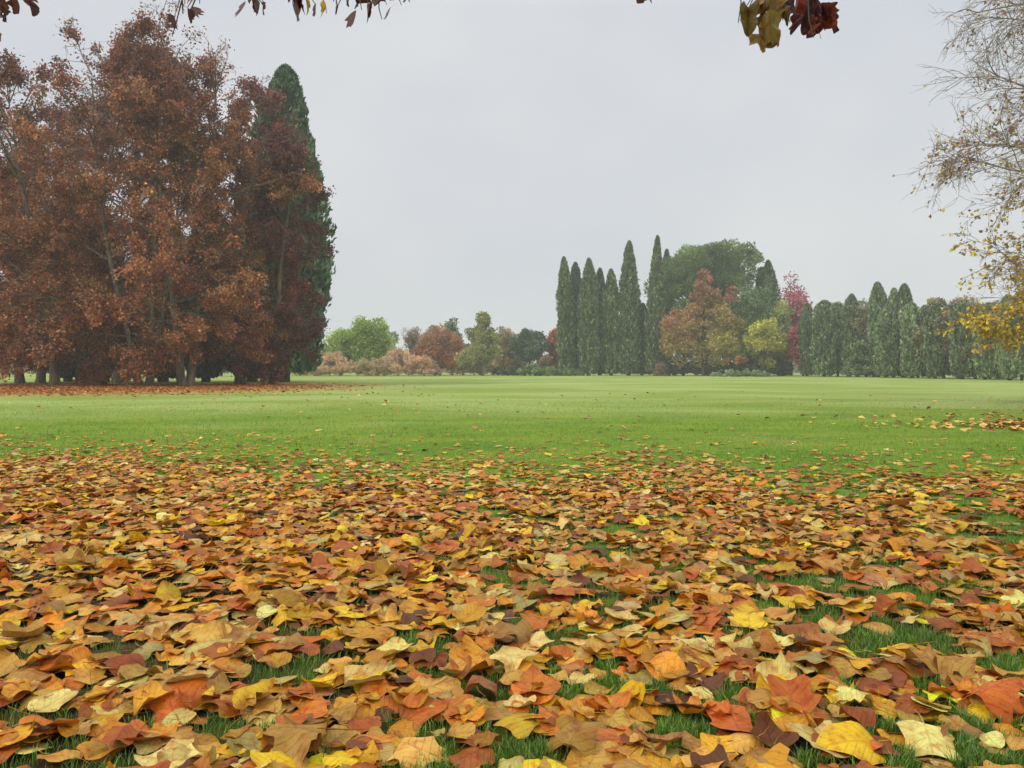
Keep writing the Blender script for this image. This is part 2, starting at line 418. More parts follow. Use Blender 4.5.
FAR_GAIN = 1.42
def far_tree(name, seed, px, Y, base_z, top_py, half_px, cols, wts, label, cat='tree', group=None, n=7000, leaf=0.34, shape='round',
             trunk_h=None, nclump=38, asp=0.7, lowcols=None, mat=None, core=False, bark=None, trunk_r=None):
    """a crown built of many leaf clumps set round limbs"""
    r = np.random.default_rng(seed)
    H = ZZ(top_py, Y); R = 1.1 * half_px / FPX * Y
    o = root(name, (GX(px, Y), Y, 0), label, cat, group)
    zb = base_z
    # clump centres inside the envelope
    nclump = int(nclump * 1.6); ha = (H - zb) / 2
    q = unit(r.normal(0, 1, (nclump, 3))) * (r.random((nclump, 1)) ** 0.42)
    if shape == 'bush': q[:, 2] = np.abs(q[:, 2]) * 2 - 1.0
    Rr = r.uniform(0.24, 0.44, nclump) * min(R, ha) * {'round': 1, 'egg': 0.9, 'bush': 0.9, 'cone': 0.75, 'spire': 0.62}[shape]
    u = (q[:, 2] + 1) / 2
    if shape == 'egg': wd = np.interp(u, [0, 0.25, 0.6, 1], [1.0, 1.12, 0.95, 0.75])
    elif shape == 'spire': wd = np.interp(u, [0, 0.2, 0.5, 0.8, 1], [1.22, 1.18, 0.95, 0.55, 0.3])
    elif shape == 'cone':
        th_ = r.uniform(0, 2 * pi, nclump); u = r.random(nclump) ** 1.25; rr_ = np.sqrt(r.random(nclump))
        tier = 0.72 + 0.28 * np.cos(u * 40); q = np.stack([np.cos(th_) * rr_, np.sin(th_) * rr_, 2 * u - 1], 1); wd = (1 - u) ** 0.6 * tier + 0.06; Rr = Rr * (1.1 - 0.6 * u)
    elif shape == 'bush': wd = np.interp(u, [0, 0.3, 1], [1.15, 1.1, 1.0])
    else: wd = np.ones(nclump)
    lop = 1 + 0.16 * np.sin(np.arctan2(q[:, 1], q[:, 0]) * 2 + r.uniform(0, 6)) + r.normal(0, 0.06, nclump)
    C = np.stack([q[:, 0] * wd * lop * np.maximum(R - Rr * 0.75, 0.1), q[:, 1] * wd * lop * np.maximum(R - Rr * 0.75, 0.1), zb + ha + q[:, 2] * np.maximum(ha - Rr * 0.7, 0.1)], 1)
    n = int(n * 1.5)
    P, d, i = clump_points(r, C, Rr, n)
    P[:, 2] = np.maximum(P[:, 2], 0.08)
    V, F = kites(r, P, leaf * r.uniform(0.6, 1.3, n), asp, d + np.array([0, 0, 0.2]), 0.8)
    c = 0.5 * pal(r, cols, n, wts, 0.18) + 0.5 * pal(r, cols, nclump, wts, 0.2)[i]
    c = c * FAR_GAIN * (0.72 + 0.56 * r.random(nclump))[i][:, None]
    if lowcols:
        f = np.clip(1.42 - (P[:, 2] - zb) / (H - zb) * 1.9 + r.normal(0, 0.22, n), 0, 1)[:, None]
        cl = 0.5 * pal(r, lowcols, n, None, 0.15) + 0.5 * pal(r, lowcols, nclump, None, 0.18)[i]
        c = c * (1 - f) + cl * f * FAR_GAIN
    A = Acc()
    th = trunk_h or (H * 0.8)
    tp = grow(r, np.array([[0, 0, -0.1]]), np.array([[0, 0, 1.0]]), np.array([th]), 6, 0.04, 0.02)
    V2, F2 = tubes(tp, [trunk_r or max(0.06, H * 0.017)], [0.04], 7); A.add(V2, F2)
    st = np.array([[np.interp(max(0.3, z * 0.55), tp[0, :, 2], tp[0, :, j]) for j in range(3)] for z in C[:, 2]])
    lim = np.stack([st, st * 0.45 + C * 0.55 + np.array([0, 0, 0.02 * H]), C], 1)
    V2, F2 = tubes(lim, np.full(nclump, max(0.03, H * 0.005)), np.full(nclump, 0.02), 4); A.add(V2, F2)
    link('trunk', A.mesh('trunk', True), bark or M_BARKD, o)
    link('crown', mesh('crown', V, F, np.repeat(c, 4, 0)), mat or M_FAR, o)
    return o

CYP = [(76, 94, 56), (92, 108, 66), (60, 82, 52), (106, 116, 76)]
def cypress(name, seed, px, Y, top_py, half_px, label, cat='cypress', group=None, cols=CYP, n=6500, leaf=0.42, base=0.25, blunt=0.32, wide=0.0, mat=None, low=0.75):
    """columnar evergreen: upright sprays packed round a spindle"""
    r = np.random.default_rng(seed)
    H = ZZ(top_py, Y); R = half_px / FPX * Y
    o = root(name, (GX(px, Y), Y, 0), label, cat, group)
    n = int(n * 1.7); u = r.random(n) ** 0.9; z = base + (H - base) * u
    lean = r.normal(0, 0.012, 2)
    e = np.minimum(1, ((1 - u) / blunt)) ** 0.55 * np.interp(u, [0, 0.08, 0.35, 1], [low, 0.92, 1.0, 0.92])
    a = r.uniform(0, 2 * pi, n)
    q3 = np.stack([np.cos(a) * 2.2, np.sin(a) * 2.2, z / H * 7 * (H / 18)], 1)
    lump = 0.84 + 0.30 * vnoise(q3 * 0.55, seed) + 0.28 * (vnoise(q3 * 1.9, seed + 1) - 0.4)
    rad = R * e * lump * (0.45 + 0.55 * r.random(n) ** 0.5)
    P = np.stack([np.cos(a) * rad + lean[0] * z * u, np.sin(a) * rad + lean[1] * z * u, z], 1)
    D = np.stack([np.cos(a) * 0.45, np.sin(a) * 0.45, np.full(n, 1.0)], 1)
    V, F = kites(r, P, leaf * r.uniform(0.6, 1.4, n), 0.5, D, 0.35)
    cl = vnoise(q3 * 1.1, seed + 5)[:, None]
    c = pal(r, cols, n, None, 0.34) * (0.88 + 1.0 * cl)
    tp = grow(r, np.array([[0, 0, -0.1]]), np.array([[0, 0, 1.0]]), np.array([H * 0.93]), 6, 0.01, 0.02)
    A = Acc(); V2, F2 = tubes(tp, [max(0.12, R * 0.22)], [0.03], 8); A.add(V2, F2)
    S, Dd, i, t = spawn(r, tp, 60, 0.04, 0.95, 25, 45)
    ln = R * 0.8 * np.minimum(1, (1 - t) / blunt) / 0.6
    V2, F2 = tubes(grow(r, S, Dd, ln, 3, 0.05, 0.15), np.full(60, 0.04), np.full(60, 0.015), 4); A.add(V2, F2)
    link('trunk', A.mesh('trunk', True), M_BARKD, o)
    link('crown', mesh('crown', V, F, np.repeat(c, 4, 0)), mat or M_GREEN, o)
    return o

# ---- the brown grove on the left
RUS = [(166, 98, 56), (186, 122, 74), (140, 80, 50), (112, 64, 46), (198, 138, 86), (154, 114, 66), (128, 104, 62)]
RED = [(140, 76, 56), (116, 60, 52), (156, 90, 62), (98, 52, 48), (150, 96, 66)]
PUR = [(112, 60, 54), (90, 48, 46), (134, 74, 58), (74, 44, 44), (122, 84, 58)]
TOP_BACKLIT = [(122, 74, 70), (104, 66, 66), (140, 88, 74)]  # backlighting painted into the upper leaves as maroon-grey tones
g_ = 'brown autumn trees of the grove on the left'
grove = [
 (-46, 45, 135, 62, RUS, 1, 'russet autumn tree cut off by the left edge of the view, leftmost of the grove'),
 (20, 51, 118, 58, RUS, 1, 'brown-leaved tree with dark trunk, leftmost trunk visible in the grove'),
 (40, 53, 122, 50, RED, 1, 'reddish brown tree on a dark slanting trunk, second trunk from the left'),
 (55, 42, 92, 70, RUS, 1, 'orange-brown tree on a leaf-clad front trunk, third trunk from the left'),
 (81, 53, 72, 60, RED, 1, 'tall brown tree on a short dark back-row trunk, fourth trunk from left'),
 (117, 47, 28, 62, RUS, 1, 'tall russet tree in front of a dark yew, fifth trunk from left'),
 (144, 41.5, 20, 74, RUS, 3, 'tallest russet tree, several pale stems splaying from one base'),
 (186, 42, 22, 72, RUS, 2, 'tall russet tree on a thick forked pale trunk at the grove\'s front'),
 (240, 46, 48, 52, RED, 1, 'red-brown tree on a straight dark trunk, second trunk from the grove\'s right end'),
 (273, 46, 122, 40, PUR, 1, 'dark maroon tree in front of the green conifer, rightmost of the brown grove'),
]
for i, (px, Y, tp, hw, cols, st, lab) in enumerate(grove):
    leafy_tree('broadleaf_tree', 100 + i, px, Y, tp, hw, cols, None, lab, 'tree', g_, leaf_n=100, leaf=0.155, zb=2.6 if i != 9 else 2.0,
               stems=st, limbs=40 if st == 1 else 45, topcols=TOP_BACKLIT, topdens=0.5 if i < 9 else 0.7)
cypress('conifer_tree', 140, 281, 56, 73, 42, 'broad dark green conifer rising behind the right end of the brown grove', 'conifer', None,
        [(62, 88, 60), (80, 106, 70), (50, 74, 54), (96, 118, 84)], 20000, 0.52, 0.8, 0.5)
YEW = [(44, 58, 44), (56, 70, 50), (36, 50, 40)]
for i, (px, Y, tp, hw, lab) in enumerate([
    (68, 58, 215, 20, 'dark evergreen column behind the back-row trunks at the grove\'s left'),
    (104, 57, 205, 24, 'dark rounded evergreen between the fourth and fifth trunks'),
    (163, 56, 185, 26, 'dark evergreen filling the gap behind the splayed pale stems'),
    (206, 57, 200, 22, 'dark evergreen just behind the thick forked pale trunk'),
    (252, 58, 235, 26, 'dark evergreen at the foot of the broad green conifer')]):
    cypress('yew_tree', 150 + i, px, Y, tp, hw, lab, 'evergreen', 'dark evergreens inside the brown grove', YEW, 9000, 0.34, 0.35, 0.5, low=0.45)

# ---- far line of trees, middle left
TAN = [(190, 164, 132), (176, 146, 114), (160, 132, 104), (204, 180, 148)]
g_ = 'trees and shrubs along the far edge of the lawn'
def ft(name, px, Y, bz, top, hw, cols, label, cat='tree', seed=0, **k):
    return far_tree(name, 300 + seed + int(px) * 3, px, Y, bz, top, hw, cols, k.pop('wts', None), label, cat, k.pop('group', g_), **k)
ft('bare_shrub', -8, 96, 0.2, 338, 26, TAN, 'tan bare shrub seen beneath the leftmost crowns', 'shrub', shape='bush', n=3500, leaf=0.36, asp=0.3)
ft('bare_shrub', 62, 98, 0.2, 345, 22, TAN, 'tan bare shrub seen between the third and fourth grove trunks', 'shrub', shape='bush', n=3000, leaf=0.36, asp=0.3)
ft('bare_shrub', 106, 98, 0.2, 343, 24, TAN, 'tan bare shrub seen behind the dark rounded evergreen', 'shrub', shape='bush', n=3000, leaf=0.36, asp=0.3)
ft('bare_shrub', 222, 99, 0.2, 340, 26, [(150, 140, 104), (134, 128, 90)], 'dull olive shrub seen low between the grove\'s right trunks', 'shrub', shape='bush', n=3000, leaf=0.36, asp=0.3)
ft('bare_shrub', 300, 106, 0.1, 341, 24, TAN, 'tan leafless shrub at the right foot of the brown grove', 'shrub', shape='bush', n=4500, leaf=0.4, asp=0.25)
ft('bare_shrub', 330, 104, 0.1, 349, 22, TAN, 'tan leafless shrub in front of the small lime lobe of the green tree', 'shrub', shape='bush', n=4500, leaf=0.4, asp=0.25)
ft('lime_tree', 366, 110, 1.0, 316, 29, [(128, 150, 62), (146, 164, 78), (108, 132, 56)], 'bright lime-green round tree standing above tan shrubs', n=9000)
ft('lime_tree', 341, 112, 0.8, 327, 20, [(136, 154, 70), (150, 166, 84), (118, 138, 62)], 'smaller lime-green tree against the left side of the round one', n=5000)
ft('bare_shrub', 366, 103, 0.1, 356, 18, [(162, 146, 108), (150, 140, 96), (178, 152, 116)], 'low olive-tan scrub at the foot of the bright lime-green tree', 'shrub', shape='bush', n=3500, leaf=0.38, asp=0.25)
ft('bare_shrub', 398, 105, 0.1, 346, 20, TAN, 'pale tan leafless shrub right of the lime-green tree', 'shrub', shape='bush', n=5000, leaf=0.4, asp=0.25)
ft('bare_shrub', 424, 104, 0.1, 354, 16, [(188, 156, 122), (170, 138, 106)], 'pinkish tan shrub at the left foot of the orange-red tree', 'shrub', shape='bush', n=3500, leaf=0.38, asp=0.25)
ft('bare_tree', 412, 122, 1.5, 322, 13, [(128, 112, 100), (142, 124, 106), (110, 100, 92)], 'thin grey-brown half-bare tree left behind the orange-red tree', n=1700, leaf=0.36, asp=0.35, shape='egg')
ft('slender_tree', 452, 124, 1.5, 317, 12, [(102, 116, 90), (88, 102, 84)], 'narrow dull green tree sticking up behind the orange-red tree', n=2600, shape='egg')
ft('slender_tree', 436, 125, 1.5, 321, 10, [(126, 122, 92), (110, 108, 84)], 'narrow olive tree behind the top of the orange-red tree', n=2200, shape='egg')
ft('maple_tree', 440, 112, 0.3, 324, 26, [(150, 98, 74), (164, 112, 80), (138, 92, 72), (130, 106, 80)], 'broad orange-red tree in the middle of the far tree line', n=8500,
   lowcols=[(168, 102, 58), (156, 94, 56), (180, 124, 72)])
ft('pine_tree', 483, 109, 1.6, 311, 28, [(136, 138, 78), (120, 126, 74), (150, 146, 92), (104, 112, 70)], 'yellow-green pine with tiered boughs on a visible pale trunk', n=8000, shape='cone', trunk_r=0.28, bark=M_TWIG, nclump=60)
ft('slender_tree', 504, 118, 0.2, 324, 14, [(150, 122, 94), (132, 112, 90), (140, 130, 92)], 'brownish thin tree just right of the yellow-green pine', n=3200)
ft('evergreen_oak', 529, 116, 1.6, 326, 22, [(70, 90, 66), (84, 102, 76), (58, 78, 60)], 'dark green round tree between the pine and the red tree', n=6500)
ft('red_tree', 556, 119, 1.0, 326, 12, [(160, 98, 78), (146, 88, 72), (172, 114, 88)], 'coral-red tree touching the left side of the cypress row', n=5000, shape='egg')
ft('evergreen_bush', 538, 106, 0.05, 364, 22, [(104, 126, 70), (118, 140, 82), (90, 112, 66)], 'low green shrub on the lawn left of the cypress row', 'shrub', n=4000, shape='bush', leaf=0.3)
ft('evergreen_bush', 570, 107, 0.05, 368, 15, [(96, 118, 70), (110, 128, 80)], 'lowest green shrub at the foot of the first cypress', 'shrub', n=2500, shape='bush', leaf=0.3)
ft('evergreen_bush', 508, 112, 0.05, 366, 16, [(108, 112, 74), (96, 108, 70)], 'small olive shrub under the dark green round tree', 'shrub', n=2000, shape='bush', leaf=0.3)

for px, Y, top, hw, cols, lab in [
    (384, 124, 338, 16, [(150, 138, 116), (136, 124, 104)], 'grey-brown scrub showing behind the right side of the lime-green tree'),
    (424, 126, 331, 16, [(138, 126, 106), (150, 134, 112)], 'hazy brown shrub behind the pinkish tan shrub'),
    (463, 122, 338, 16, [(146, 124, 92), (128, 120, 88)], 'olive-brown shrub between the orange-red tree and the pine'),
    (492, 123, 343, 16, [(132, 118, 94), (146, 128, 100)], 'brown shrub behind the pine\'s pale trunk'),
    (513, 124, 350, 14, [(122, 116, 96), (138, 126, 104)], 'dim brown shrub left of the dark green round tree\'s stem'),
    (549, 124, 352, 14, [(150, 116, 98), (128, 116, 96)], 'dim reddish shrub below the coral-red tree'),
    (314, 122, 336, 18, [(164, 148, 122), (150, 134, 110)], 'hazy tan shrub behind the grove\'s right foot')]:
    ft('hazy_shrub', px, Y, 0.1, top, hw, cols, lab, 'shrub', shape='bush', n=4000, leaf=0.42, asp=0.4)

# ---- the cypress row
g_ = 'cypresses in the middle of the far edge'
CY2 = [(64, 84, 70), (76, 94, 78), (56, 76, 66)]
for i, (px, Y, tp, hw, cols, lab) in enumerate([
    (566.5, 112, 258, 8, CYP, 'tall cypress at the left end of the cypress row'),
    (575, 113.5, 263, 7.5, CY2, 'cypress pressed against the leftmost one, second in the row'),
    (588.5, 111, 259, 10, CYP, 'broad cypress with pointed top, third from the left in the row'),
    (599.5, 115, 269, 8, CY2, 'bluish darker cypress set back between two broader ones'),
    (611, 111.5, 270, 9, CYP, 'shorter cypress just left of the tallest broad cypress'),
    (628.5, 111, 242, 10.5, CYP, 'tallest broad cypress, standing just left of a gap of sky'),
    (642, 116, 304, 8.5, CY2, 'short dark cypress half hidden at the tallest broad one\'s right'),
    (655.5, 110, 237, 10, CYP, 'slender high cypress touching the left side of the umbrella pine')]):
    cypress('cypress_tree', 200 + i, px, Y, tp, hw, lab, 'cypress', g_, cols, 6500, 0.42, 0.3, (0.34, 0.26, 0.38, 0.3, 0.36, 0.42, 0.3, 0.7)[i])
cypress('cypress_tree', 215, 665, 117, 250, 7, 'cypress tip showing through the left of the umbrella pine crown', 'cypress', g_, CY2, 4000, 0.4)
cypress('cypress_tree', 216, 771, 113, 261, 9.5, 'blunt cypress at the right shoulder of the umbrella pine', 'cypress', g_, [(84, 104, 70), (96, 116, 78), (72, 92, 64)], 5500, 0.4, blunt=0.3)
cypress('cypress_tree', 217, 759, 114, 268, 8, 'short cypress tip left beside the blunt shoulder cypress', 'cypress', g_, CYP, 4500, 0.4)

# ---- umbrella pine
def umbrella_pine():
    r = np.random.default_rng(77); Y = 116
    o = root('stone_pine', (GX(706, Y), Y, 0), 'big umbrella-shaped green pine rising above the central clump', 'pine', None)
    def at(px, py, dy): return np.array([GX(px, Y) - GX(706, Y), dy, ZZ(py, Y)])
    cs, rs = [], []
    outline = [(668, 268, 15), (682, 262, 14), (697, 257, 13), (712, 252, 11), (728, 251, 10), (742, 254, 10), (752, 258, 9), (759, 262, 7), (690, 272, 15), (708, 270, 14),
               (726, 264, 13), (742, 268, 11), (660, 282, 13), (657, 298, 11), (672, 290, 13), (668, 306, 10), (662, 314, 9), (750, 274, 9), (735, 280, 10), (695, 290, 12), (682, 280, 14), (700, 284, 13), (716, 278, 14), (728, 288, 12), (746, 284, 11), (651, 288, 9), (655, 274, 10), (686, 256, 11), (704, 250, 11), (720, 248, 9), (736, 250, 9)]
    for px, py, q in outline:
        for k in range(4):
            dy = r.uniform(-5.5, 5.5); f = math.sqrt(max(0.2, 1 - (dy / 7.5) ** 2))
            p = at(706 + (px - 706) * f + r.normal(0, 2), py + (1 - f) * 10 + r.normal(0, 1.5), dy)
            cs.append(p); rs.append(q / FPX * Y * r.uniform(0.6, 0.85))
    C = np.array(cs); Rr = np.array(rs)
    n = 42000; P, d, i = clump_points(r, C, Rr, n, 0.5)
    V, F = kites(r, P, 0.36 * r.uniform(0.6, 1.3, n), 0.45, d + np.array([0, 0, 0.5]), 0.6)
    G = [(86, 110, 54), (102, 124, 62), (72, 94, 50), (114, 134, 70)]
    c = 1.32 * (0.5 * pal(r, G, n, None, 0.2) + 0.5 * pal(r, G, len(C), None, 0.25)[i])
    A = Acc()
    tp = grow(r, np.array([[0, 0, -0.1]]), np.array([[0.03, 0, 1.0]]), np.array([9.5]), 6, 0.03, 0.02)
    V2, F2 = tubes(tp, [0.42], [0.28], 9); A.add(V2, F2)
    top = np.repeat(tp[:, -1], len(C), 0)
    lim = np.stack([top, top * 0.5 + C * 0.5 - np.array([0, 0, 0.8]), C], 1)
    V2, F2 = tubes(lim, np.full(len(C), 0.13), np.full(len(C), 0.03), 5); A.add(V2, F2)
    link('trunk', A.mesh('trunk', True), M_BARK, o)
    link('crown', mesh('crown', V, F, np.repeat(c, 4, 0)), M_GREEN, o)
umbrella_pine()

g_ = 'trees and shrubs of the central clump'
ft('sweetgum_tree', 724, 105.5, 0.7, 297, 24, [(152, 132, 72), (148, 116, 72), (142, 138, 70)], 'yellow-orange low tree at the right front of the rust-pink one', n=7000, leaf=0.33, lowcols=[(150, 146, 66), (132, 136, 62), (168, 154, 72)])
ft('sweetgum_tree', 703, 106, 0.7, 267, 24, [(148, 98, 76), (160, 110, 78), (138, 94, 78), (142, 114, 72)], 'tallest autumn tree of the clump, rust-pink top over a yellow-green skirt', n=8000, shape='spire', nclump=56, leaf=0.33,
   lowcols=[(150, 146, 66), (128, 134, 60), (168, 154, 72), (152, 118, 66)])
ft('sweetgum_tree', 683, 107, 0.8, 298, 22, [(160, 108, 82), (146, 100, 80), (168, 124, 82)], 'rust-brown tree against the left flank of the tallest autumn tree', n=6000, lowcols=[(150, 138, 72), (140, 128, 70)])
ft('sweetgum_tree', 731, 108, 4.0, 280, 10, [(164, 112, 94), (150, 104, 88), (172, 128, 100)], 'small pinkish tree top right of the tallest autumn tree', n=2600, shape='egg')
ft('holm_oak', 750, 108, 1.5, 276, 25, [(92, 114, 74), (104, 126, 82), (82, 104, 70)], 'dense mid-green tree under the umbrella pine\'s right end', n=9000, nclump=46)
ft('hazel_tree', 764, 105, 0.9, 316, 28, [(142, 146, 76), (126, 136, 72), (160, 160, 84), (110, 124, 72)], 'yellow-green low tree right of the autumn trees', n=9000, wts=[3, 3, 2, 3])
ft('birch_tree', 783, 107, 0.4, 298, 18, [(136, 142, 88), (124, 134, 84), (150, 152, 98)], 'olive-green feathery tree at the right edge of the central clump', n=6000, shape='egg')
ft('golden_bush', 764, 101.5, 0.7, 314, 18, [(176, 170, 74), (160, 158, 68), (146, 150, 74)], 'bright yellow-green rounded bush at the right front of the central clump', 'bush', n=3200, nclump=24)
ft('orange_bush', 738, 101, 1.4, 356, 9, [(166, 116, 76), (152, 106, 70)], 'small orange bush low in front of the autumn trees', 'bush', n=1500, nclump=12)
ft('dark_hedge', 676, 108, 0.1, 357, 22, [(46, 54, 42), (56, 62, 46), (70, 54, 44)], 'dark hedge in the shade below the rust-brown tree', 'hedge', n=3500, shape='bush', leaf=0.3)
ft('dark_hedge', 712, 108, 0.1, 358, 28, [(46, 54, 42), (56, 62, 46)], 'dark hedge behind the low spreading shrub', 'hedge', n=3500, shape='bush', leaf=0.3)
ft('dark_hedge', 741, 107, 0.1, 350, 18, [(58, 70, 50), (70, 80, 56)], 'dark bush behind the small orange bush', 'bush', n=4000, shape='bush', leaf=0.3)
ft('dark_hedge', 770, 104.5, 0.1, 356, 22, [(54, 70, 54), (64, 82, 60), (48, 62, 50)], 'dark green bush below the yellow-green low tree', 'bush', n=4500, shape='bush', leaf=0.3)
ft('spreading_juniper', 739, 96, 0.03, 368.5, 25, [(128, 146, 96), (112, 132, 84), (142, 158, 108)], 'low spreading grey-green shrub on the lawn before the central clump', 'shrub', n=4500, shape='bush', leaf=0.28)
ft('spreading_juniper', 762, 98, 0.05, 372, 10, [(118, 134, 94), (106, 124, 86)], 'tiny grey-green shrub at the spreading shrub\'s right end', 'shrub', n=1600, shape='bush', leaf=0.26)
ft('brown_bush', 660, 105, 0.05, 361, 6, [(122, 102, 86), (106, 92, 78)], 'small brown bush at the foot of the slender high cypress', 'bush', n=1200, shape='bush', leaf=0.28)
ft('crimson_tree', 791, 110, 1.5, 273, 23, [(156, 84, 100), (172, 104, 114), (138, 74, 90)], 'pink-crimson tree standing tall right of the central clump', n=3600, shape='egg', nclump=44)
ft('crimson_tree', 803, 103, 0.8, 320, 21, [(156, 76, 80), (142, 68, 74), (168, 92, 92)], 'low bright red tree below the pink-crimson one', n=4500, nclump=30)

# ---- row on the right, running towards the viewer
g_ = 'grey-green trees of the row on the right'
GG = [(96, 112, 80), (108, 122, 90), (84, 102, 76), (116, 126, 90)]
GB = [(118, 116, 88), (106, 110, 86), (130, 122, 92)]
def rowY(px): return 101 - (px - 800) * 0.168
for i, (px, tp, hw, lab) in enumerate([
    (807, 304, 8, 'small cypress top just above the low bright red tree'),
    (849, 295, 9, 'pointed cypress left of the pale broad crown'),
    (878.5, 283, 8.5, 'blunt tall cypress, leftmost of three close together in the row'),
    (893.5, 289, 8.5, 'shorter middle cypress of three close together in the row'),
    (904, 285, 8.5, 'blunt tall cypress, rightmost of three close together in the row'),
    (824, 301.0, 11.4, 'stubby grey-green cypress at the left start of the right row'),
    (886, 306.0, 9.6, 'grey-green low cypress in front of the three close tall cypresses'),
    (912, 304.0, 10.2, 'low pale cypress in front of the rightmost of three close tall cypresses'),
    (935, 306.0, 9.0, 'low grey-green cypress in front of the round olive-grey tree'),
    (962, 304.0, 10.2, 'low green cypress in front of the widest brownish tree'),
    (985, 306.0, 9.0, 'low cypress behind the left edge of the yellow foliage in the row'),
    (1010, 296.0, 9.0, 'low cypress behind the yellow foliage, nearest the right edge of the view')]):
    cypress('cypress_tree', 400 + i, px, rowY(px) + (1.5 if i < 5 else -2), tp, hw, lab, 'cypress', 'cypresses in the right-hand row', [tuple(np.array(c_) * (1.0 + 0.07 * ((i * 5) % 4 - 1.5))) for c_ in GG], 5500, 0.36, 0.3, (0.3, 0.24, 0.2, 0.32, 0.22, 0.14, 0.3, 0.12, 0.25, 0.1, 0.2, 0.15)[i % 12])
for i, (px, dy, bz, tp, hw, cols, shape, n, lab) in enumerate([
    (838, 2, 0.4, 297, 11, GG, 'egg', 5000, 'feathery grey-green tree left of the pointed cypress'),
    (866, 3, 2.5, 294, 14, GB, 'round', 4200, 'pale olive broad crown on thin bare trunks in the row'),
    (858, -1, 0.1, 338, 12, GG, 'bush', 4000, 'low grey-green bush in the row beneath the pale broad crown'),
    (929, 0, 0.5, 297, 16, GB, 'round', 7000, 'round olive-grey tree right of the three close cypresses'),
    (958, 1, 0.5, 292, 22, [(128, 116, 92), (116, 110, 88), (104, 106, 84)], 'round', 8500, 'widest round brownish tree of the right row'),
    (990, 1, 0.5, 296, 18, GB, 'round', 7000, 'round olive tree behind the yellow foliage at the right'),
    (1022, 0, 0.4, 292, 20, GG, 'round', 7000, 'grey-green tree in the row cut by the right edge of the view'),
    (830, 5, 0.1, 297, 20, GG, 'bush', 8000, 'broad hazy grey-green tree behind the feathery one'),
    (858, 5, 0.1, 296, 18, [(100, 112, 84), (112, 120, 92)], 'bush', 7000, 'broad grey-green tree behind the pointed cypress'),
    (886, 5, 0.1, 296, 20, GG, 'bush', 8000, 'broad grey-green tree behind the three close cypresses'),
    (918, 5, 0.1, 297, 18, GG, 'bush', 7500, 'broad grey-green tree behind the round olive-grey tree'),
    (944, 4, 0.1, 292, 22, GB, 'bush', 8000, 'broad olive tree behind the round olive-grey and widest brownish trees'),
    (976, 4, 0.1, 291, 22, GB, 'bush', 8000, 'broad olive tree between the widest brownish tree and yellow foliage'),
    (1006, 4, 0.1, 290, 22, GG, 'bush', 8000, 'broad grey-green tree behind the cypress nearest the right edge'),
    (1052, -3, 0.1, 300, 26, GG, 'bush', 6500, 'grey-green tree just outside the right edge of the view'),
    (1100, -3, 0.1, 296, 30, GG, 'bush', 6500, 'grey-green tree at the near end of the right row')]):
    far_tree('row_tree' if shape != 'bush' else 'row_bush', 430 + i, px, rowY(px) + dy, bz, tp, hw, cols, None, lab, 'tree' if shape != 'bush' else 'bush', g_, n=n,
             leaf=0.3 if px < 920 else 0.27, shape=shape, nclump=34, mat=M_FAR)

# ---- far-off wood closing the horizon
def far_wood():
    r = np.random.default_rng(5)
    a = np.radians(np.concatenate([r.uniform(-58, 58, 420)])); d = r.uniform(185, 240, len(a))
    C = np.stack([np.sin(a) * d, np.cos(a) * d, r.uniform(0.8, 2.6, len(a))], 1); Rr = r.uniform(1.6, 3.2, len(a))
    C[:, 2] = Rr * 0.6
    n = 42000; P, dd, i = clump_points(r, C, Rr, n, 0.3); P[:, 2] = np.maximum(P[:, 2], 0.1)
    V, F = kites(r, P, 0.8 * r.uniform(0.6, 1.3, n), 0.7)
    G = [(118, 116, 92), (98, 108, 84), (140, 124, 98), (108, 100, 84)]
    c = 0.5 * pal(r, G, n, None, 0.15) + 0.5 * pal(r, G, len(C), None, 0.2)[i]
    o = link('distant_woods', mesh('distant_woods', V, F, np.repeat(c, 4, 0)), M_FAR)
    tag(o, 'faint low wood far beyond the lawn, merging into mist', None, None, 'stuff')
far_wood()

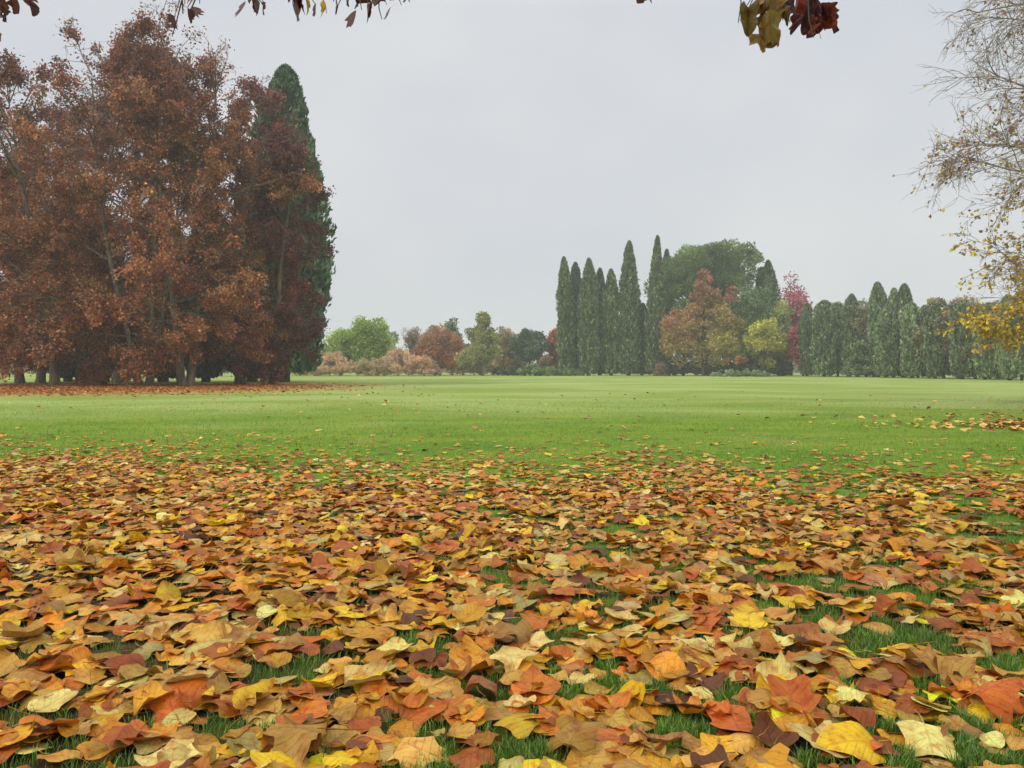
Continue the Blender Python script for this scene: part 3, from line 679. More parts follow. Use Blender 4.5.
# ------------------------------------------------------------------ near tree on the right edge
def right_tree():
    r = np.random.default_rng(21); X, Y, H, R = 16.9, 19.0, 16.5, 6.2
    o = root('lime_tree', (X, Y, 0), 'half-bare tree at the right edge, fine grey twigs and yellow lower leaves', 'tree')
    A = Acc()
    T = grow(r, np.array([[0, 0, -0.1]]), np.array([[0.02, 0.0, 1.0]]), np.array([H * 0.9]), 12, 0.03, 0.02)
    V, F = tubes(T, [0.24], [0.02], 10); A.add(V, F)
    V, F = tubes(np.array([[[0, 0, -0.1], [0, 0, 0.25], T[0, 1] * 0.6]]), [0.42], [0.22], 10, 0.5); A.add(V, F)
    nl = 92
    hz = np.sort(r.uniform(2.7, H * 0.86, nl)); u = (hz - 2.7) / (H * 0.86 - 2.7)
    S = np.array([[np.interp(z, T[0, :, 2], T[0, :, j]) for j in range(3)] for z in hz])
    az = np.arange(nl) * 2.39996 + r.normal(0, 0.25, nl)
    e = np.radians(8 + 52 * u + r.normal(0, 6, nl))
    D = np.stack([np.cos(az) * np.cos(e), np.sin(az) * np.cos(e), np.sin(e)], 1)
    Ln = R * np.interp(u, [0, 0.15, 0.3, 0.45, 1], [0.70, 0.84, 1.0, 0.92, 0.80]) * r.uniform(0.82, 1.1, nl)
    P1 = grow(r, S, D, Ln, 9, 0.10, -0.01)
    V, F = tubes(P1, np.maximum(0.06, Ln * 0.015), np.full(nl, 0.010), 7); A.add(V, F)
    S2, D2, i2, t2 = spawn(r, P1, 17, 0.18, 1.0, 25, 60)
    L2 = Ln[i2] * 0.40 * (1.15 - 0.6 * t2) * r.uniform(0.6, 1.25, len(i2))
    P2 = grow(r, S2, D2, L2, 6, 0.15, -0.05)
    V, F = tubes(P2, np.maximum(0.012, L2 * 0.010), np.full(len(L2), 0.005), 5); A.add(V, F)
    S3, D3, i3, t3 = spawn(r, P2, 6, 0.12, 1.0, 22, 60)
    L3 = np.clip(L2[i3] * 0.55, 0.3, 1.15) * r.uniform(0.6, 1.3, len(i3))
    P3 = grow(r, S3, D3, L3, 4, 0.17, -0.06)
    V, F = tubes(P3, np.full(len(L3), 0.008), np.full(len(L3), 0.005), 4); A.add(V, F)
    S4, D4, i4, t4 = spawn(r, P3, 5, 0.15, 1.0, 20, 55)
    L4 = L3[i4] * 0.5 * r.uniform(0.6, 1.3, len(i4))
    P4 = grow(r, S4, D4, L4, 3, 0.18, -0.04)
    V, F = tubes(P4, np.full(len(L4), 0.006), np.full(len(L4), 0.0035), 3); A.add(V, F)
    link('trunk', A.mesh('trunk', True), M_TWIG, o)
    Sl, Dl, il, tl = spawn(r, P4, 6, 0.2, 1.0, 30, 90)
    C = Sl + Dl * 0.05 + r.normal(0, 0.02, Sl.shape) - np.array([0, 0, 0.04])
    z = C[:, 2]
    keep = r.random(len(C)) < np.interp(z, [1.3, 1.7, 3.4, 4.2, 5.2, 6.5, 8.5, 14], [0.0, 1.0, 1.0, 0.8, 0.45, 0.22, 0.08, 0.02]) * np.clip(-0.25 + 1.6 * vnoise(Sl * 0.55, 4), 0.02, 1)
    C = C[keep]; Dl = Dl[keep]; z = z[keep]
    V, F = kites(r, C, 0.105 * r.uniform(0.7, 1.3, len(C)), 0.75, Dl + np.array([0, 0, -1.0]), 0.5)
    lo = pal(r, [(226, 188, 52), (208, 170, 54), (232, 202, 86), (184, 164, 70), (156, 148, 74)], len(C), None, 0.15)
    hi = pal(r, [(186, 142, 96), (168, 122, 88), (160, 146, 84), (140, 104, 82)], len(C), None, 0.2)
    f = (r.random(len(C)) < np.interp(z, [3.4, 6.5], [0.05, 0.85]))[:, None]
    link('crown', mesh('crown', V, F, np.repeat(np.where(f, hi, lo), 4, 0)), M_LEAF, o)
right_tree()

# ------------------------------------------------------------------ leaf blades (fallen and hanging)
def outline(half, nseg, r, jit=0.02):
    h = np.array(half, float); L_ = h.copy(); R_ = h.copy()
    L_[:, 0] *= -1
    R_ = R_ + r.normal(0, jit, R_.shape); L_ = L_ + r.normal(0, jit, L_.shape)
    R_[0] = L_[0] = h[0]; R_[-1] = L_[-1] = h[-1]
    loop = np.concatenate([R_, L_[::-1][1:-1]]); loop = np.concatenate([loop, loop[:1]])
    # smooth closed resample
    for _ in range(2):
        q = loop[:-1] * 0.75 + loop[1:] * 0.25; s = loop[:-1] * 0.25 + loop[1:] * 0.75
        loop = np.stack([q, s], 1).reshape(-1, 2); loop = np.concatenate([loop, loop[:1]])
    d = np.concatenate([[0], np.cumsum(np.linalg.norm(np.diff(loop, axis=0), axis=1))])
    t = np.linspace(0, d[-1], nseg + 1)[:-1]
    return np.stack([np.interp(t, d, loop[:, j]) for j in range(2)], 1)
TULIP = [(0, .04), (.16, .01), (.34, .05), (.46, .16), (.40, .31), (.33, .43), (.37, .56), (.42, .74), (.34, .86), (.16, .80), (0, .74)]
TULIP2 = [(0, .03), (.2, .02), (.40, .10), (.47, .25), (.37, .38), (.36, .52), (.40, .70), (.28, .88), (.12, .86), (0, .82)]
HEART = [(0, .05), (.14, .0), (.32, .06), (.43, .24), (.42, .46), (.30, .70), (.14, .88), (0, 1.0)]
ROUND = [(0, .04), (.2, .04), (.38, .18), (.44, .40), (.38, .62), (.22, .80), (0, .86)]
PLANE = [(0, .08), (.14, .0), (.30, .06), (.52, .12), (.42, .26), (.36, .34), (.52, .52), (.36, .56), (.22, .60), (.17, .78), (.06, .92), (0, 1.0)]
SHAPES = [(TULIP, 'lobed'), (TULIP2, 'lobed'), (TULIP, 'lobed'), (HEART, 'heart-shaped'), (ROUND, 'round'), (PLANE, 'pointed-lobed'), (TULIP2, 'lobed'), (HEART, 'heart-shaped'),
          (TULIP, 'lobed'), (PLANE, 'pointed-lobed'), (TULIP2, 'lobed'), (HEART, 'heart-shaped'), (TULIP, 'lobed'), (ROUND, 'round')]
def template(si, hi_detail):
    r = np.random.default_rng(900 + si)
    ns, rings = (28, (0.34, 0.68, 1.0)) if hi_detail else (14, (0.5, 1.0))
    o_ = outline(SHAPES[si][0], ns, r, 0.032); c0 = np.array([0, 0.42])
    P = [c0[None]] + [c0 + (o_ - c0) * q for q in rings]
    rho = np.concatenate([[0]] + [np.full(ns, q) for q in rings])
    th = np.concatenate([[0]] + [np.arange(ns) / ns * 2 * pi for _ in rings])
    tri = np.array([[0, 1 + i, 1 + (i + 1) % ns] for i in range(ns)])
    quads = np.concatenate([np.array([[1 + k * ns + i, 1 + (k + 1) * ns + i, 1 + (k + 1) * ns + (i + 1) % ns, 1 + k * ns + (i + 1) % ns] for i in range(ns)]) for k in range(len(rings) - 1)])
    return np.concatenate(P), rho, th, tri, quads
TPL = {(s, h): template(s, h) for s in range(len(SHAPES)) for h in (False, True)}

def blade(P, rho, th, prm):
    """prm columns: fold, cross curl, long curl, wave amp, wave n, wave phase, corner dir, corner amount. unit-length leaves -> (n,P,3)"""
    x, y = P[:, 0][None], P[:, 1][None]
    fold, cx, cyl, wa, wn, wp, cdir, cam_ = [prm[:, j:j + 1] for j in range(8)]
    z = fold * np.abs(x) + cx * x * x + cyl * (y - 0.45) ** 2 + wa * rho[None] ** 2 * np.sin(np.round(wn) * th[None] + wp) + 0.4 * wa * rho[None] ** 3 * np.sin(np.round(wn * 2.3) * th[None] + 2 * wp)
    q = np.clip(x * np.cos(cdir) + (y - 0.45) * np.sin(cdir) - 0.16, 0, None)
    z = z + cam_ * q * q * 6
    xs = x * (1 - 0.22 * np.minimum(1.0, np.abs(fold) + np.abs(cx) * 0.3)) - np.sign(cam_) * np.cos(cdir) * np.abs(cam_) * q * q * 3.0
    ys = y * np.ones_like(z) - np.sin(cdir) * np.abs(cam_) * q * q * 3.0
    return np.stack([xs * np.ones_like(z), ys, z], -1)
def stem_geo(n, r, ln):
    """thin bent petiole leaving the blade's base, three-sided"""
    t = np.array([0.0, 0.5, 1.0]); b = r.normal(0, 0.10, (n, 1)); z = r.uniform(-0.05, 0.12, (n, 1))
    C = np.stack([b * t ** 2, 0.06 - ln[:, None] * t, z * t ** 2], -1)
    w_ = 0.011; off = np.array([[w_, 0, 0], [-w_ * 0.5, 0, w_ * 0.8], [-w_ * 0.5, 0, -w_ * 0.8]])
    V = (C[:, :, None, :] + off[None, None] * np.array([1.2, 0.8, 0.6])[None, :, None, None]).reshape(n, 9, 3)
    f = []
    for k in range(2):
        for j in range(3): f.append([k * 3 + j, k * 3 + (j + 1) % 3, k * 3 + 3 + (j + 1) % 3, k * 3 + 3 + j])
    return V, np.array(f)

# ---- colours of the fallen leaves
LC = [('tan', (204, 162, 76), 22), ('pale straw', (218, 198, 118), 17), ('ochre', (212, 160, 42), 22), ('bright yellow', (234, 196, 30), 10), ('orange-brown', (196, 118, 38), 18),
      ('rust-red', (172, 98, 38), 6), ('dark brown', (116, 74, 34), 4), ('pinkish brown', (186, 136, 80), 2), ('golden orange', (216, 148, 38), 9)]
LCW = np.array([c[2] for c in LC], float); LCW /= LCW.sum()

def lay_leaves():
    r = np.random.default_rng(42)
    X0, X1, Y0, Y1, CS = -9.5, 9.5, 0.9, 13.5, 0.016
    hm = np.zeros((int((Y1 - Y0) / CS), int((X1 - X0) / CS)), np.float32)
    # where leaves lie
    N0 = 240000
    x = r.uniform(X0 + .3, X1 - .3, N0); y = Y0 + .2 + (Y1 - Y0 - .5) * r.random(N0)
    ok = np.abs(x) < 0.70 * y + 1.4
    x, y = x[ok], y[ok]
    edge = 7.3 + 0.7 * (vnoise(np.stack([x * 0.22, x * 0], 1), 3) - 0.5) * 2 - np.clip(x, 0, 9) * 0.22 + np.clip(-x, 0, 9) * 0.05
    over = np.clip((y - edge + 1.0) / 1.0, 0, None)
    dens = np.exp(-over * 0.95)
    patch = vnoise(np.stack([x, y], 1) * 0.55, 8); patch2 = vnoise(np.stack([x, y], 1) * 1.25, 9)
    bare = np.clip((patch * 0.55 + patch2 * 0.45 - 0.60 + 0.06 * x) * 3.2, 0, 1)
    dens = dens * (1 - 0.72 * bare * np.interp(x, [-3.0, 0.5], [0.45, 1.0]))
    sc_ = np.interp(y, [1.8, 3.2, 7.0, 10.0], [1.02, 0.94, 0.70, 0.62])
    rate = 285.0 / sc_ ** 1.7 / (N0 / ((X1 - X0 - .6) * (Y1 - Y0 - .5)))
    keep = r.random(len(x)) < dens * rate
    x, y, sc_ = x[keep], y[keep], sc_[keep]
    n = len(x)
    size = np.clip(r.lognormal(math.log(0.110), 0.25, n), 0.06, 0.165) * sc_
    shp = r.integers(0, len(SHAPES), n); size = np.where((shp == 4) | (shp == 13), size * 0.72, size)
    cid = r.choice(len(LC), n, p=LCW)
    yaw = r.uniform(0, 2 * pi, n)
    flip = r.random(n) < 0.42
    curled = r.random(n)
    amp = np.where(curled < 0.25, 0.4, np.where(curled < 0.8, 0.9, 1.4)) * np.interp(y, [3, 7], [1.0, 0.65])
    prm = np.stack([r.normal(0, 0.16, n) * amp, r.normal(-0.25, 0.55, n) * amp, r.normal(-0.12, 0.38, n) * amp, np.abs(r.normal(0.035, 0.022, n)) * amp,
                    r.uniform(2, 5.4, n), r.uniform(0, 6.28, n), r.uniform(0, 6.28, n), r.normal(0, 0.2, n) * amp], 1)
    # pile them up one by one on a height map of what is already lying there
    M = np.empty((n, 3, 3)); pos = np.empty((n, 3))
    sd = np.stack(np.meshgrid(np.linspace(-.36, .36, 5), np.linspace(-.4, .4, 5)), -1).reshape(-1, 2)
    sd = sd[np.hypot(sd[:, 0], sd[:, 1]) < 0.48]; A_ = np.concatenate([sd, np.ones((len(sd), 1))], 1); Ai = np.linalg.pinv(A_)
    fd = np.stack(np.meshgrid(np.linspace(-.42, .42, 11), np.linspace(-.42, .42, 11)), -1).reshape(-1, 2); fd = fd[np.hypot(fd[:, 0], fd[:, 1]) < 0.42]
    foot = []
    HH, WW = hm.shape
    for i in range(n):
        s = size[i]; ca, sa = cos(yaw[i]), sin(yaw[i])
        wx = x[i] + s * (sd[:, 0] * ca - sd[:, 1] * sa); wy = y[i] + s * (sd[:, 0] * sa + sd[:, 1] * ca)
        ix = np.clip(((wx - X0) / CS).astype(int), 0, WW - 1); iy = np.clip(((wy - Y0) / CS).astype(int), 0, HH - 1)
        h = hm[iy, ix]
        gx_, gy_, b = Ai @ h
        gx_ = np.clip(gx_ / s, -0.3, 0.3) * 0.8 + r.normal(0, 0.10); gy_ = np.clip(gy_ / s, -0.3, 0.3) * 0.8 + r.normal(0, 0.10)
        res = h - s * (gx_ * sd[:, 0] + gy_ * sd[:, 1])
        z0 = 0.2 * res.max() + 0.8 * np.mean(res) + 0.004
        z0 = max(z0, 0.010 + 0.3 * s * (abs(gx_) + abs(gy_)))
        nz = np.array([-gx_, -gy_, 1.0]); nz /= np.linalg.norm(nz)
        ex = np.array([1, 0, gx_]); ex /= np.linalg.norm(ex); ey = np.cross(nz, ex)
        B = np.stack([ex, ey, nz], 1); Rz = np.array([[ca, -sa, 0], [sa, ca, 0], [0, 0, 1]])
        # gx_,gy_ are gradients in the leaf's own axes
        M[i] = Rz @ B
        if flip[i]: M[i] = M[i] @ np.diag([-1.0, 1.0, -1.0])
        pos[i] = (x[i], y[i], z0)
        wx = x[i] + s * (fd[:, 0] * ca - fd[:, 1] * sa); wy = y[i] + s * (fd[:, 0] * sa + fd[:, 1] * ca)
        ix = np.clip(((wx - X0) / CS).astype(int), 0, WW - 1); iy = np.clip(((wy - Y0) / CS).astype(int), 0, HH - 1)
        zz = z0 + s * (gx_ * fd[:, 0] + gy_ * fd[:, 1])
        hm[iy, ix] = np.maximum(hm[iy, ix] * 1.0, np.minimum(zz, hm[iy, ix] + 0.018) + 0.001)
        foot.append((iy, ix, zz))
    vis = np.array([np.mean(zz >= hm[iy, ix] - 0.006) for iy, ix, zz in foot])
    d2 = x ** 2 + y ** 2 + CAM_H ** 2
    # colours
    base = np.array([s2l(c[1]) for c in LC])[cid] * np.exp(r.normal(0, 0.20, (n, 1)))
    base = base ** 1.10 * 0.97 * (1 + r.normal(0, 0.05, (n, 3))); base = np.clip(base, 0.01, 0.85)
    # the 300 that show largest are objects of their own
    row = HZ + FPX * (CAM_H - pos[:, 2]) / y; col_ = 512 + FPX * x / y
    inview = (row < 772) & (col_ > -10) & (col_ < 1034)
    score = np.where(inview & (vis > 0.45), vis * size ** 2 * (CAM_H / np.sqrt(d2)) / d2, 0)
    top = np.argsort(-score)[:300]
    single = np.zeros(n, bool); single[top] = True

    def build(ix, hi):
        """all blades of one template: vertices (m,P,3), colours, uv"""
        out_ = []
        for s in range(len(SHAPES)):
            k = ix[shp[ix] == s]
            if not len(k): continue
            P, rho, th, tri, quad = TPL[(s, hi)]
            Bv = blade(P, rho, th, prm[k])
            c = np.repeat(base[k][:, None], len(P), 1)
            rim = (rho[None] ** 3 * np.clip(0.25 + 0.35 * np.sin(3 * th[None] + prm[k, 5:6]), 0, 1))[..., None] * r.uniform(0.2, 1.0, (len(k), 1, 1))
            c = c * (1 - rim) + rim * s2l((146, 92, 54)) * 0.9
            uv = np.repeat(P[None], len(k), 0)
            F = [tri, quad]
            if hi:
                Sv, Sf = stem_geo(len(k), r, r.uniform(0.25, 0.7, len(k)))
                F = [tri, np.concatenate([quad, Sf + len(P)])]
                Bv = np.concatenate([Bv, Sv], 1); c = np.concatenate([c, np.repeat((base[k] * 0.8)[:, None], 9, 1)], 1)
                uv = np.concatenate([uv, np.full((len(k), 9, 2), 0.25)], 1)
            Bv = Bv - np.array([0, 0.43, 0])
            Wv = np.einsum('nij,npj->npi', M[k] * size[k][:, None, None], Bv)
            low = (Wv[..., 2].min(1) + pos[k, 2])                       # never sink into the soil
            pk = pos[k].copy(); pk[:, 2] += np.maximum(0, 0.004 - low) * 0.85
            out_.append((k, Wv, pk, c, uv, F))
        return out_
    for near, idx in ((True, np.where(~single & (y < 4.6))[0]), (False, np.where(~single & (y >= 4.6))[0])):
        for k, Wv, pk, c, uv, F in build(idx, near):
            m_, p_ = Wv.shape[:2]; off = (np.arange(m_) * p_)[:, None, None]
            rest.append(((Wv + pk[:, None]).reshape(-1, 3), [(off + f[None]).reshape(-1, f.shape[1]) for f in F], c.reshape(-1, 3), uv.reshape(-1, 2)))
    # labels for the single leaves
    words_size = lambda s: 'small' if s < 0.10 else ('large' if s > 0.145 else 'medium')
    names = [c[0] for c in LC]
    lab = {}
    P2 = pos[:, :2]
    for k in top:
        d = np.hypot(*(P2[top] - P2[k]).T); d[top == k] = 9
        nb = top[np.argmin(d + 0.0)]
        pose = 'flat' if amp[k] < 0.5 else ('wavy' if amp[k] < 1.2 else 'tightly curled')
        zone = ('left', 'centre-left', 'centre', 'centre-right', 'right')[int(np.clip(col_[k] / 1024 * 5, 0, 4))]
        dep = 'bottom edge' if row[k] > 715 else ('lower part' if row[k] > 650 else 'upper part')
        lab[k] = [words_size(size[k]), pose, names[cid[k]], SHAPES[shp[k]][1], names[cid[nb]], zone, dep]
    def text(t, lv):
        s = f"{t[0]} {t[1]} {t[2]} {t[3]} fallen leaf"
        if lv >= 1: s += f" beside a {t[4]} one"
        if lv >= 2: s += f", {t[6]}, {t[5]}"
        return s
    lv = {k: 0 for k in top}
    for step in (1, 2):
        cnt = {}
        for k in top: cnt.setdefault(text(lab[k], lv[k]), []).append(k)
        for s, ks in cnt.items():
            if len(ks) > 1:
                for k in ks: lv[k] = step
    obs = []
    for k, Wv, pk, c, uv, F in build(top, True):
        for j, kk in enumerate(k):
            me = mesh('fallen_leaf', Wv[j], F, c[j], uv[j], True)
            o = link('fallen_leaf', me, M_FALLEN, None, pk[j])
            tag(o, text(lab[kk], lv[kk]), 'leaf', 'fallen leaves lying in the foreground')
    return hm, (X0, Y0, CS), n
rest = []
hm, (HX0, HY0, HCS), n_leaves = lay_leaves()

# ---- leaves farther off: sparse on the lawn, a drift at the right, litter under the grove
def far_litter(cx, cy, rx, ry, n, size, cols, seed, wts=None, flat=0.2):
    r = np.random.default_rng(seed)
    a = r.uniform(0, 2 * pi, n); q = np.sqrt(r.random(n)) * (1 + 0.25 * r.normal(0, 1, n))
    x = cx + rx * q * np.cos(a); y = cy + ry * q * np.sin(a)
    ok = y > 11.2; x, y = x[ok], y[ok]; n = len(x)
    D = np.stack([r.normal(0, 1, n), r.normal(0, 1, n), r.normal(0, flat, n)], 1)
    d = unit(D); up = unit(np.array([0, 0, 1.0]) + r.normal(0, flat, (n, 3))); s = unit(np.cross(d, up))
    sz = (size * r.uniform(0.65, 1.3, n))[:, None]
    C = np.stack([x, y, r.uniform(0.02, 0.06, n)], 1)
    V = np.empty((n, 4, 3)); V[:, 0] = C - d * sz * .5; V[:, 1] = C + s * sz * .4 + up * sz * r.uniform(0, .25, (n, 1)); V[:, 2] = C + d * sz * .5; V[:, 3] = C - s * sz * .4 + up * sz * r.uniform(0, .25, (n, 1))
    V[..., 2] = np.maximum(V[..., 2], 0.006)
    c = pal(r, cols, n, wts, 0.2)
    rest.append((V.reshape(-1, 3), [np.arange(n * 4).reshape(n, 4)], np.repeat(c, 4, 0), np.full((n * 4, 2), 0.3)))
YB = [(206, 160, 80), (190, 124, 64), (160, 92, 54), (214, 184, 96), (130, 84, 56)]
far_litter(10.6, 12.3, 3.0, 1.4, 2000, 0.125, YB, 1)
far_litter(8.0, 12.6, 2.6, 1.1, 140, 0.12, [(214, 190, 90), (206, 170, 80)], 2)
far_litter(13.0, 14.5, 5.0, 3.0, 500, 0.12, YB, 9)
far_litter(0, 20, 17, 9, 200, 0.12, YB, 3)
RU = [(184, 118, 60), (164, 98, 50), (202, 148, 80), (138, 86, 50)]
far_litter(-23, 37.5, 13.0, 9.5, 15000, 0.14, RU, 4)
far_litter(-19.0, 28.5, 14.0, 3.2, 500, 0.13, RU + [(196, 160, 84)], 5)
def join_rest():
    n = 0; V, T, Q, C, U = [], [], [], [], []
    for v, F, c, u in rest:
        for f in F: (T if f.shape[1] == 3 else Q).append(f + n)
        V.append(v); C.append(c); U.append(u); n += len(v)
    o = link('fallen_leaves', mesh('fallen_leaves', np.concatenate(V), [np.concatenate(T), np.concatenate(Q)], np.concatenate(C), np.concatenate(U), True), M_FALLEN)
    tag(o, 'thick carpet of fallen autumn leaves thinning out over the lawn', None, None, 'stuff')
join_rest()

# ------------------------------------------------------------------ grass blades
def grass():
    r = np.random.default_rng(8)
    n = 420000
    row = 400 + (790 - 400) * r.random(n) ** 0.85
    y = CAM_H * FPX / (row - HZ); y = y * r.uniform(0.93, 1.07, n)
    x = r.uniform(-1, 1, n) * (0.70 * y + 1.2)
    hz = np.zeros(n)
    ix = ((x - HX0) / HCS).astype(int); iy = ((y - HY0) / HCS).astype(int)
    ins = (ix >= 0) & (iy >= 0) & (ix < hm.shape[1]) & (iy < hm.shape[0])
    hz[ins] = hm[iy[ins], ix[ins]]
    keep = (hz < 0.002) | (r.random(n) < 0.02)
    bald = vnoise(np.stack([x, y], 1) * 0.7, 12)
    keep &= (r.random(n) < np.interp(x, [-1.2, 0.9], [0.22, 1.0])) | (y > 5.5)
    keep &= r.random(n) < np.where(y < 7, np.clip(0.35 + 1.5 * bald - 0.02 * (x < -1) * 10, 0.1, 1), 1)
    x, y = x[keep], y[keep]; n = len(x)
    far = np.clip(y / 6.0, 1, 7)
    h = r.uniform(0.022, 0.052, n) * (1 + 0.03 * far); wd = r.uniform(0.0016, 0.0032, n) * far
    a = r.uniform(0, 2 * pi, n); ln = r.uniform(0.1, 0.75, n) * h
    dx, dy = np.cos(a), np.sin(a); sx_, sy_ = -dy, dx
    b = r.uniform(-0.6, 0.6, n) + a + pi / 2; sx_, sy_ = np.cos(b), np.sin(b)
    V = np.empty((n, 5, 3))
    for j, (t, ww) in enumerate(((0, 1), (0, -1), (0.55, 0.8), (0.55, -0.8), (1, 0))):
        V[:, j, 0] = x + dx * ln * t ** 2 + sx_ * wd * ww * 0.5
        V[:, j, 1] = y + dy * ln * t ** 2 + sy_ * wd * ww * 0.5
        V[:, j, 2] = h * t * (1 - 0.15 * t)
    b0 = (np.arange(n) * 5)[:, None]
    c = pal(r, [(96, 136, 38), (118, 154, 44), (82, 120, 36), (146, 166, 56)], n, [4, 3, 3, 1], 0.18)
    distant = np.clip((y - 10) / 10 + (vnoise(np.stack([x * .1, y * .25], 1), 2) - .5), 0, 1)[:, None]  # blades blend to paler greens farther out along Y
    c = c * (1 - distant) + distant * pal(r, [(138, 156, 70), (158, 170, 92), (128, 146, 64)], n, None, 0.12)
    o = link('grass', mesh('grass', V.reshape(-1, 3), [b0 + np.array([[0, 1, 3, 2]]), b0 + np.array([[2, 3, 4]])], np.repeat(c, 5, 0)), M_GRASS)
    tag(o, 'short green lawn grass between the fallen leaves', None, None, 'stuff')
grass()

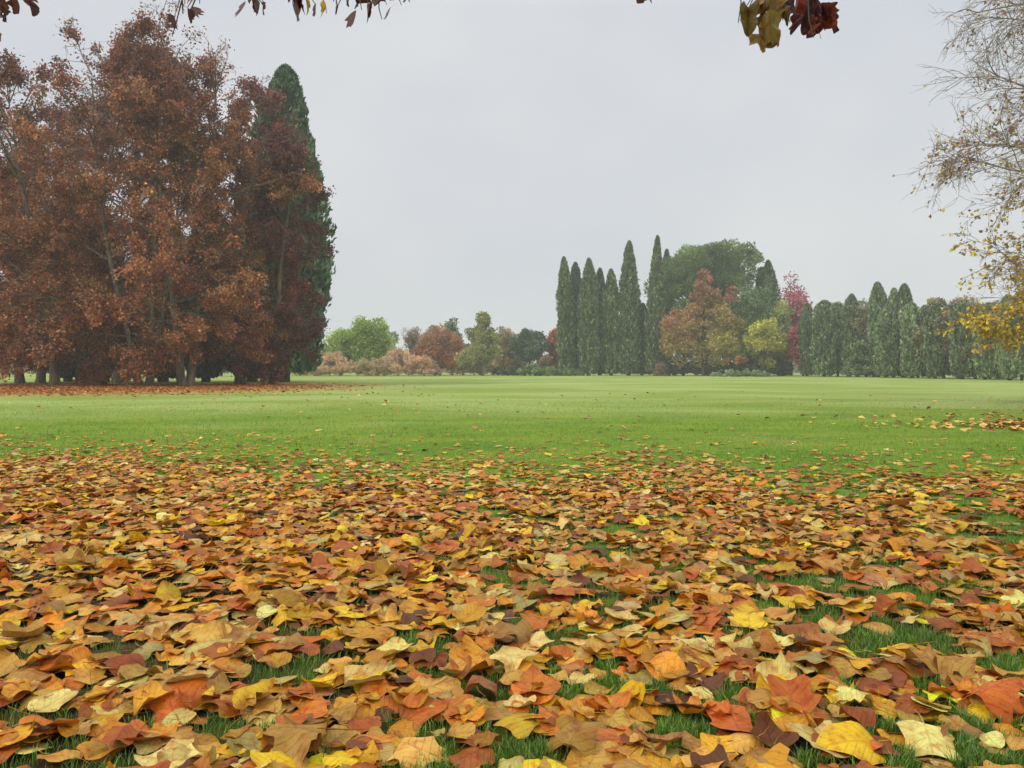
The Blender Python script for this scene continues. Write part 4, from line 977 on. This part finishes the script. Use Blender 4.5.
# ------------------------------------------------------------------ the tree overhead: trunk behind the viewer, drooping tips in view
def overhead_tree():
    r = np.random.default_rng(63)
    B0 = np.array([-2.2, -2.6, 0.0])
    o = root('tulip_tree', B0, 'overhanging tree with withered drooping leaves along the top of the view', 'tree')
    A = Acc()
    T = grow(r, np.array([[0, 0, -0.1]]), np.array([[0.03, 0.02, 1.0]]), np.array([13.0]), 10, 0.03, 0.02)
    V, F = tubes(T, [0.34], [0.05], 12); A.add(V, F)
    def W(px, py, Y): return np.array([GX(px, Y), Y, ZZ(py, Y)]) - B0
    def bough(pts, r0, r1):
        p = np.array(pts); 
        for _ in range(2):
            q = np.concatenate([p[:1]] + [np.stack([p[i] * .75 + p[i + 1] * .25, p[i] * .25 + p[i + 1] * .75]) for i in range(len(p) - 1)] + [p[-1:]]); p = q
        V, F = tubes(p[None], [r0], [r1], 7); A.add(V, F)
    t5 = T[0, 3]
    bough([t5, t5 + np.array([1.0, 2.6, 1.0]), W(-120, -150, 2.6), W(60, -48, 2.9), W(250, -40, 3.1), W(430, -34, 3.3)], 0.07, 0.006)
    bough([t5 + np.array([0, 0, .6]), t5 + np.array([2.2, 2.2, 1.6]), W(520, -200, 2.3), W(690, -60, 2.8), W(800, -40, 3.0)], 0.07, 0.006)
    # (twig start px,py) (tip px,py) depth, leaf length m, leaves, palette
    BR = [(108, 70, 58), (92, 60, 54), (122, 80, 62)]; OL = [(150, 130, 62), (126, 112, 58), (162, 134, 70)]; YL = [(206, 186, 40)]
    spr = [(-4, -40, 0, -8, 2.9, .16, 2, BR), (-12, -44, -6, 12, 2.7, .13, 1, OL), (28, -44, 33, -12, 2.9, .11, 2, BR), (2, -44, 8, 2, 2.9, .12, 1, BR), (196, -42, 186, 4, 3.0, .10, 1, BR),
           (206, -40, 193, 2, 3.0, .09, 1, BR), (252, -40, 255, -10, 3.1, .12, 3, BR), (262, -42, 258, -6, 3.1, .10, 1, BR), (296, -40, 298, -8, 3.1, .15, 3, BR), (304, -40, 302, -4, 3.1, .13, 2, BR), (310, -40, 312, -12, 3.05, .12, 1, YL),
           (336, -38, 338, -6, 3.2, .11, 2, BR), (364, -38, 366, -8, 3.2, .13, 3, BR), (374, -38, 373, -4, 3.2, .10, 1, BR), (384, -36, 386, -8, 3.2, .10, 2, BR), (402, -36, 402, -12, 3.25, .08, 1, OL),
           (645, -70, 648, -10, 2.7, .05, 2, BR), (744, -50, 750, -12, 2.9, .18, 3, OL), (758, -50, 752, -6, 2.9, .16, 2, OL), (782, -48, 788, -16, 3.0, .17, 4, [(150, 78, 62), (120, 62, 58), (96, 56, 56)]),
           (796, -44, 795, -8, 3.0, .16, 3, [(168, 92, 70), (140, 74, 62), (104, 58, 56)]), (770, -48, 775, -14, 2.95, .11, 2, OL), (790, -44, 792, 2, 3.0, .15, 3, [(110, 64, 64), (132, 72, 62)])]
    for ax, ay, bx, by, Y in ((198, -42, 176, 40, 3.0), (186, -42, 190, 14, 3.0), (206, -40, 205, 6, 3.05), (3, -42, 10, 16, 2.9), (372, -38, 384, 22, 3.2), (346, -38, 340, 12, 3.2), (776, -48, 765, 36, 2.95), (796, -44, 812, 40, 3.0), (740, -50, 736, 22, 2.9), (392, -36, 400, 8, 3.25)):
        p0, p1 = W(ax, ay, Y), W(bx, by, Y + r.normal(0, .1)); k = np.linspace(0, 1, 6)[:, None]
        q = p0 * (1 - k) + p1 * k + r.normal(0, .008, (6, 3)) * k
        V, F = tubes(q[None], [0.005], [0.0016], 5); A.add(V, F)
    LV, LT, LQ, LCc, LU, nn = [], [], [], [], [], 0
    for (ax, ay, bx, by, Y, ll, cnt, colr) in spr:
        by += 24 if ax > 700 else 13; bx += 18 if bx > 780 else 8 if ax > 700 else 0
        p0, p1 = W(ax, ay, Y + .05), W(bx, by, Y)
        m1 = (p0 + p1) / 2 + np.array([r.normal(0, .02), r.normal(0, .02), 0.02])
        V, F = tubes(np.array([[p0, m1, p1]]), [0.005], [0.0025], 5); A.add(V, F)
        for k in range(cnt + (3 if ax > 700 else 1)):
            s = r.choice([0, 1, 6, 5]); P, rho, th, tri, quad = TPL[(s, True)]
            prm = np.array([[r.choice([-1, 1]) * r.uniform(1.0, 2.6), r.normal(0, 1.2), r.normal(0, .5), .07, 4, r.uniform(0, 6), r.uniform(0, 6), r.normal(0, .5)]])
            if colr is OL or len(colr) in (2, 1) or ll > .155: prm[0, 0] *= 0.35; prm[0, 1] *= .5
            v = blade(P, rho, th, prm)[0]
            v[:, 0] *= 0.66 if ll > .15 else 0.22
            p1 = W(bx + r.normal(0, 9 if ax > 700 else 4.5), by + r.normal(-3, 9 if ax > 700 else 5), Y + r.normal(0, .05)); V, F = tubes(np.array([[m1, (m1 + p1) / 2 + r.normal(0, .006, 3), p1]]), [0.003], [0.0016], 4); A.add(V, F)
            dn = np.array([r.normal(0, .32), r.normal(0, .3), -1.0]); dn /= np.linalg.norm(dn)
            sx_ = np.cross(dn, np.array([r.normal(0, .5), 1.0, 0])); sx_ /= np.linalg.norm(sx_); nz = np.cross(sx_, dn)
            L_ = ll * (r.uniform(.5, .85) if ax > 700 else r.uniform(.4, .72))
            wv = p1 + L_ * (v[:, :1] * sx_ + v[:, 1:2] * dn + v[:, 2:3] * nz) + np.array([r.normal(0, .012), r.normal(0, .012), 0])
            LV.append(wv); LT.append(tri + nn); LQ.append(quad + nn); nn += len(wv)
            LCc.append(np.repeat(pal(r, colr, 1, None, .18), len(wv), 0)); LU.append(P)
    # the rest of the crown, high above and behind the view
    hzs = r.uniform(3.6, 12.2, 34); S = np.array([[np.interp(z, T[0, :, 2], T[0, :, j]) for j in range(3)] for z in hzs])
    az = np.arange(34) * 2.4; e = np.radians(r.uniform(20, 50, 34))
    D = np.stack([np.cos(az) * np.cos(e), np.sin(az) * np.cos(e), np.sin(e)], 1)
    P1 = grow(r, S, D, np.interp(hzs, [4, 12.2], [5.0, 2.0]), 6, .1, .02); V, F = tubes(P1, np.full(34, .06), np.full(34, .015), 6); A.add(V, F)
    S2, D2, i2, t2 = spawn(r, P1, 9, .3, 1, 30, 60); P2 = grow(r, S2, D2, r.uniform(.8, 1.8, len(S2)), 4, .15, -.02)
    wp = P2 + B0; P2 = P2[(wp[..., 2] - CAM_H > np.clip(wp[..., 1], 0, 99) * 0.62 + 1.0).all(1)]
    V, F = tubes(P2, np.full(len(P2), .015), np.full(len(P2), .005), 4); A.add(V, F)
    link('trunk', A.mesh('trunk', True), M_BARKD, o)
    Sl, Dl, il, tl = spawn(r, P2, 30, .2, 1, 30, 80)
    kv, kf = kites(r, Sl + Dl * r.uniform(.04, .3, (len(Sl), 1)), .17, .8, Dl + np.array([0, 0, -1]), .5)
    LV.append(kv); LQ.append(kf + nn); LCc.append(np.repeat(pal(r, [(170, 120, 60), (140, 90, 56), (190, 160, 70)], len(Sl)), 4, 0)); LU.append(np.full((len(kv), 2), .3))
    link('crown', mesh('crown', np.concatenate(LV), [np.concatenate(LT), np.concatenate(LQ)], np.concatenate(LCc), np.concatenate(LU), False), M_FALLEN, o)
overhead_tree()
print("leaves", n_leaves)
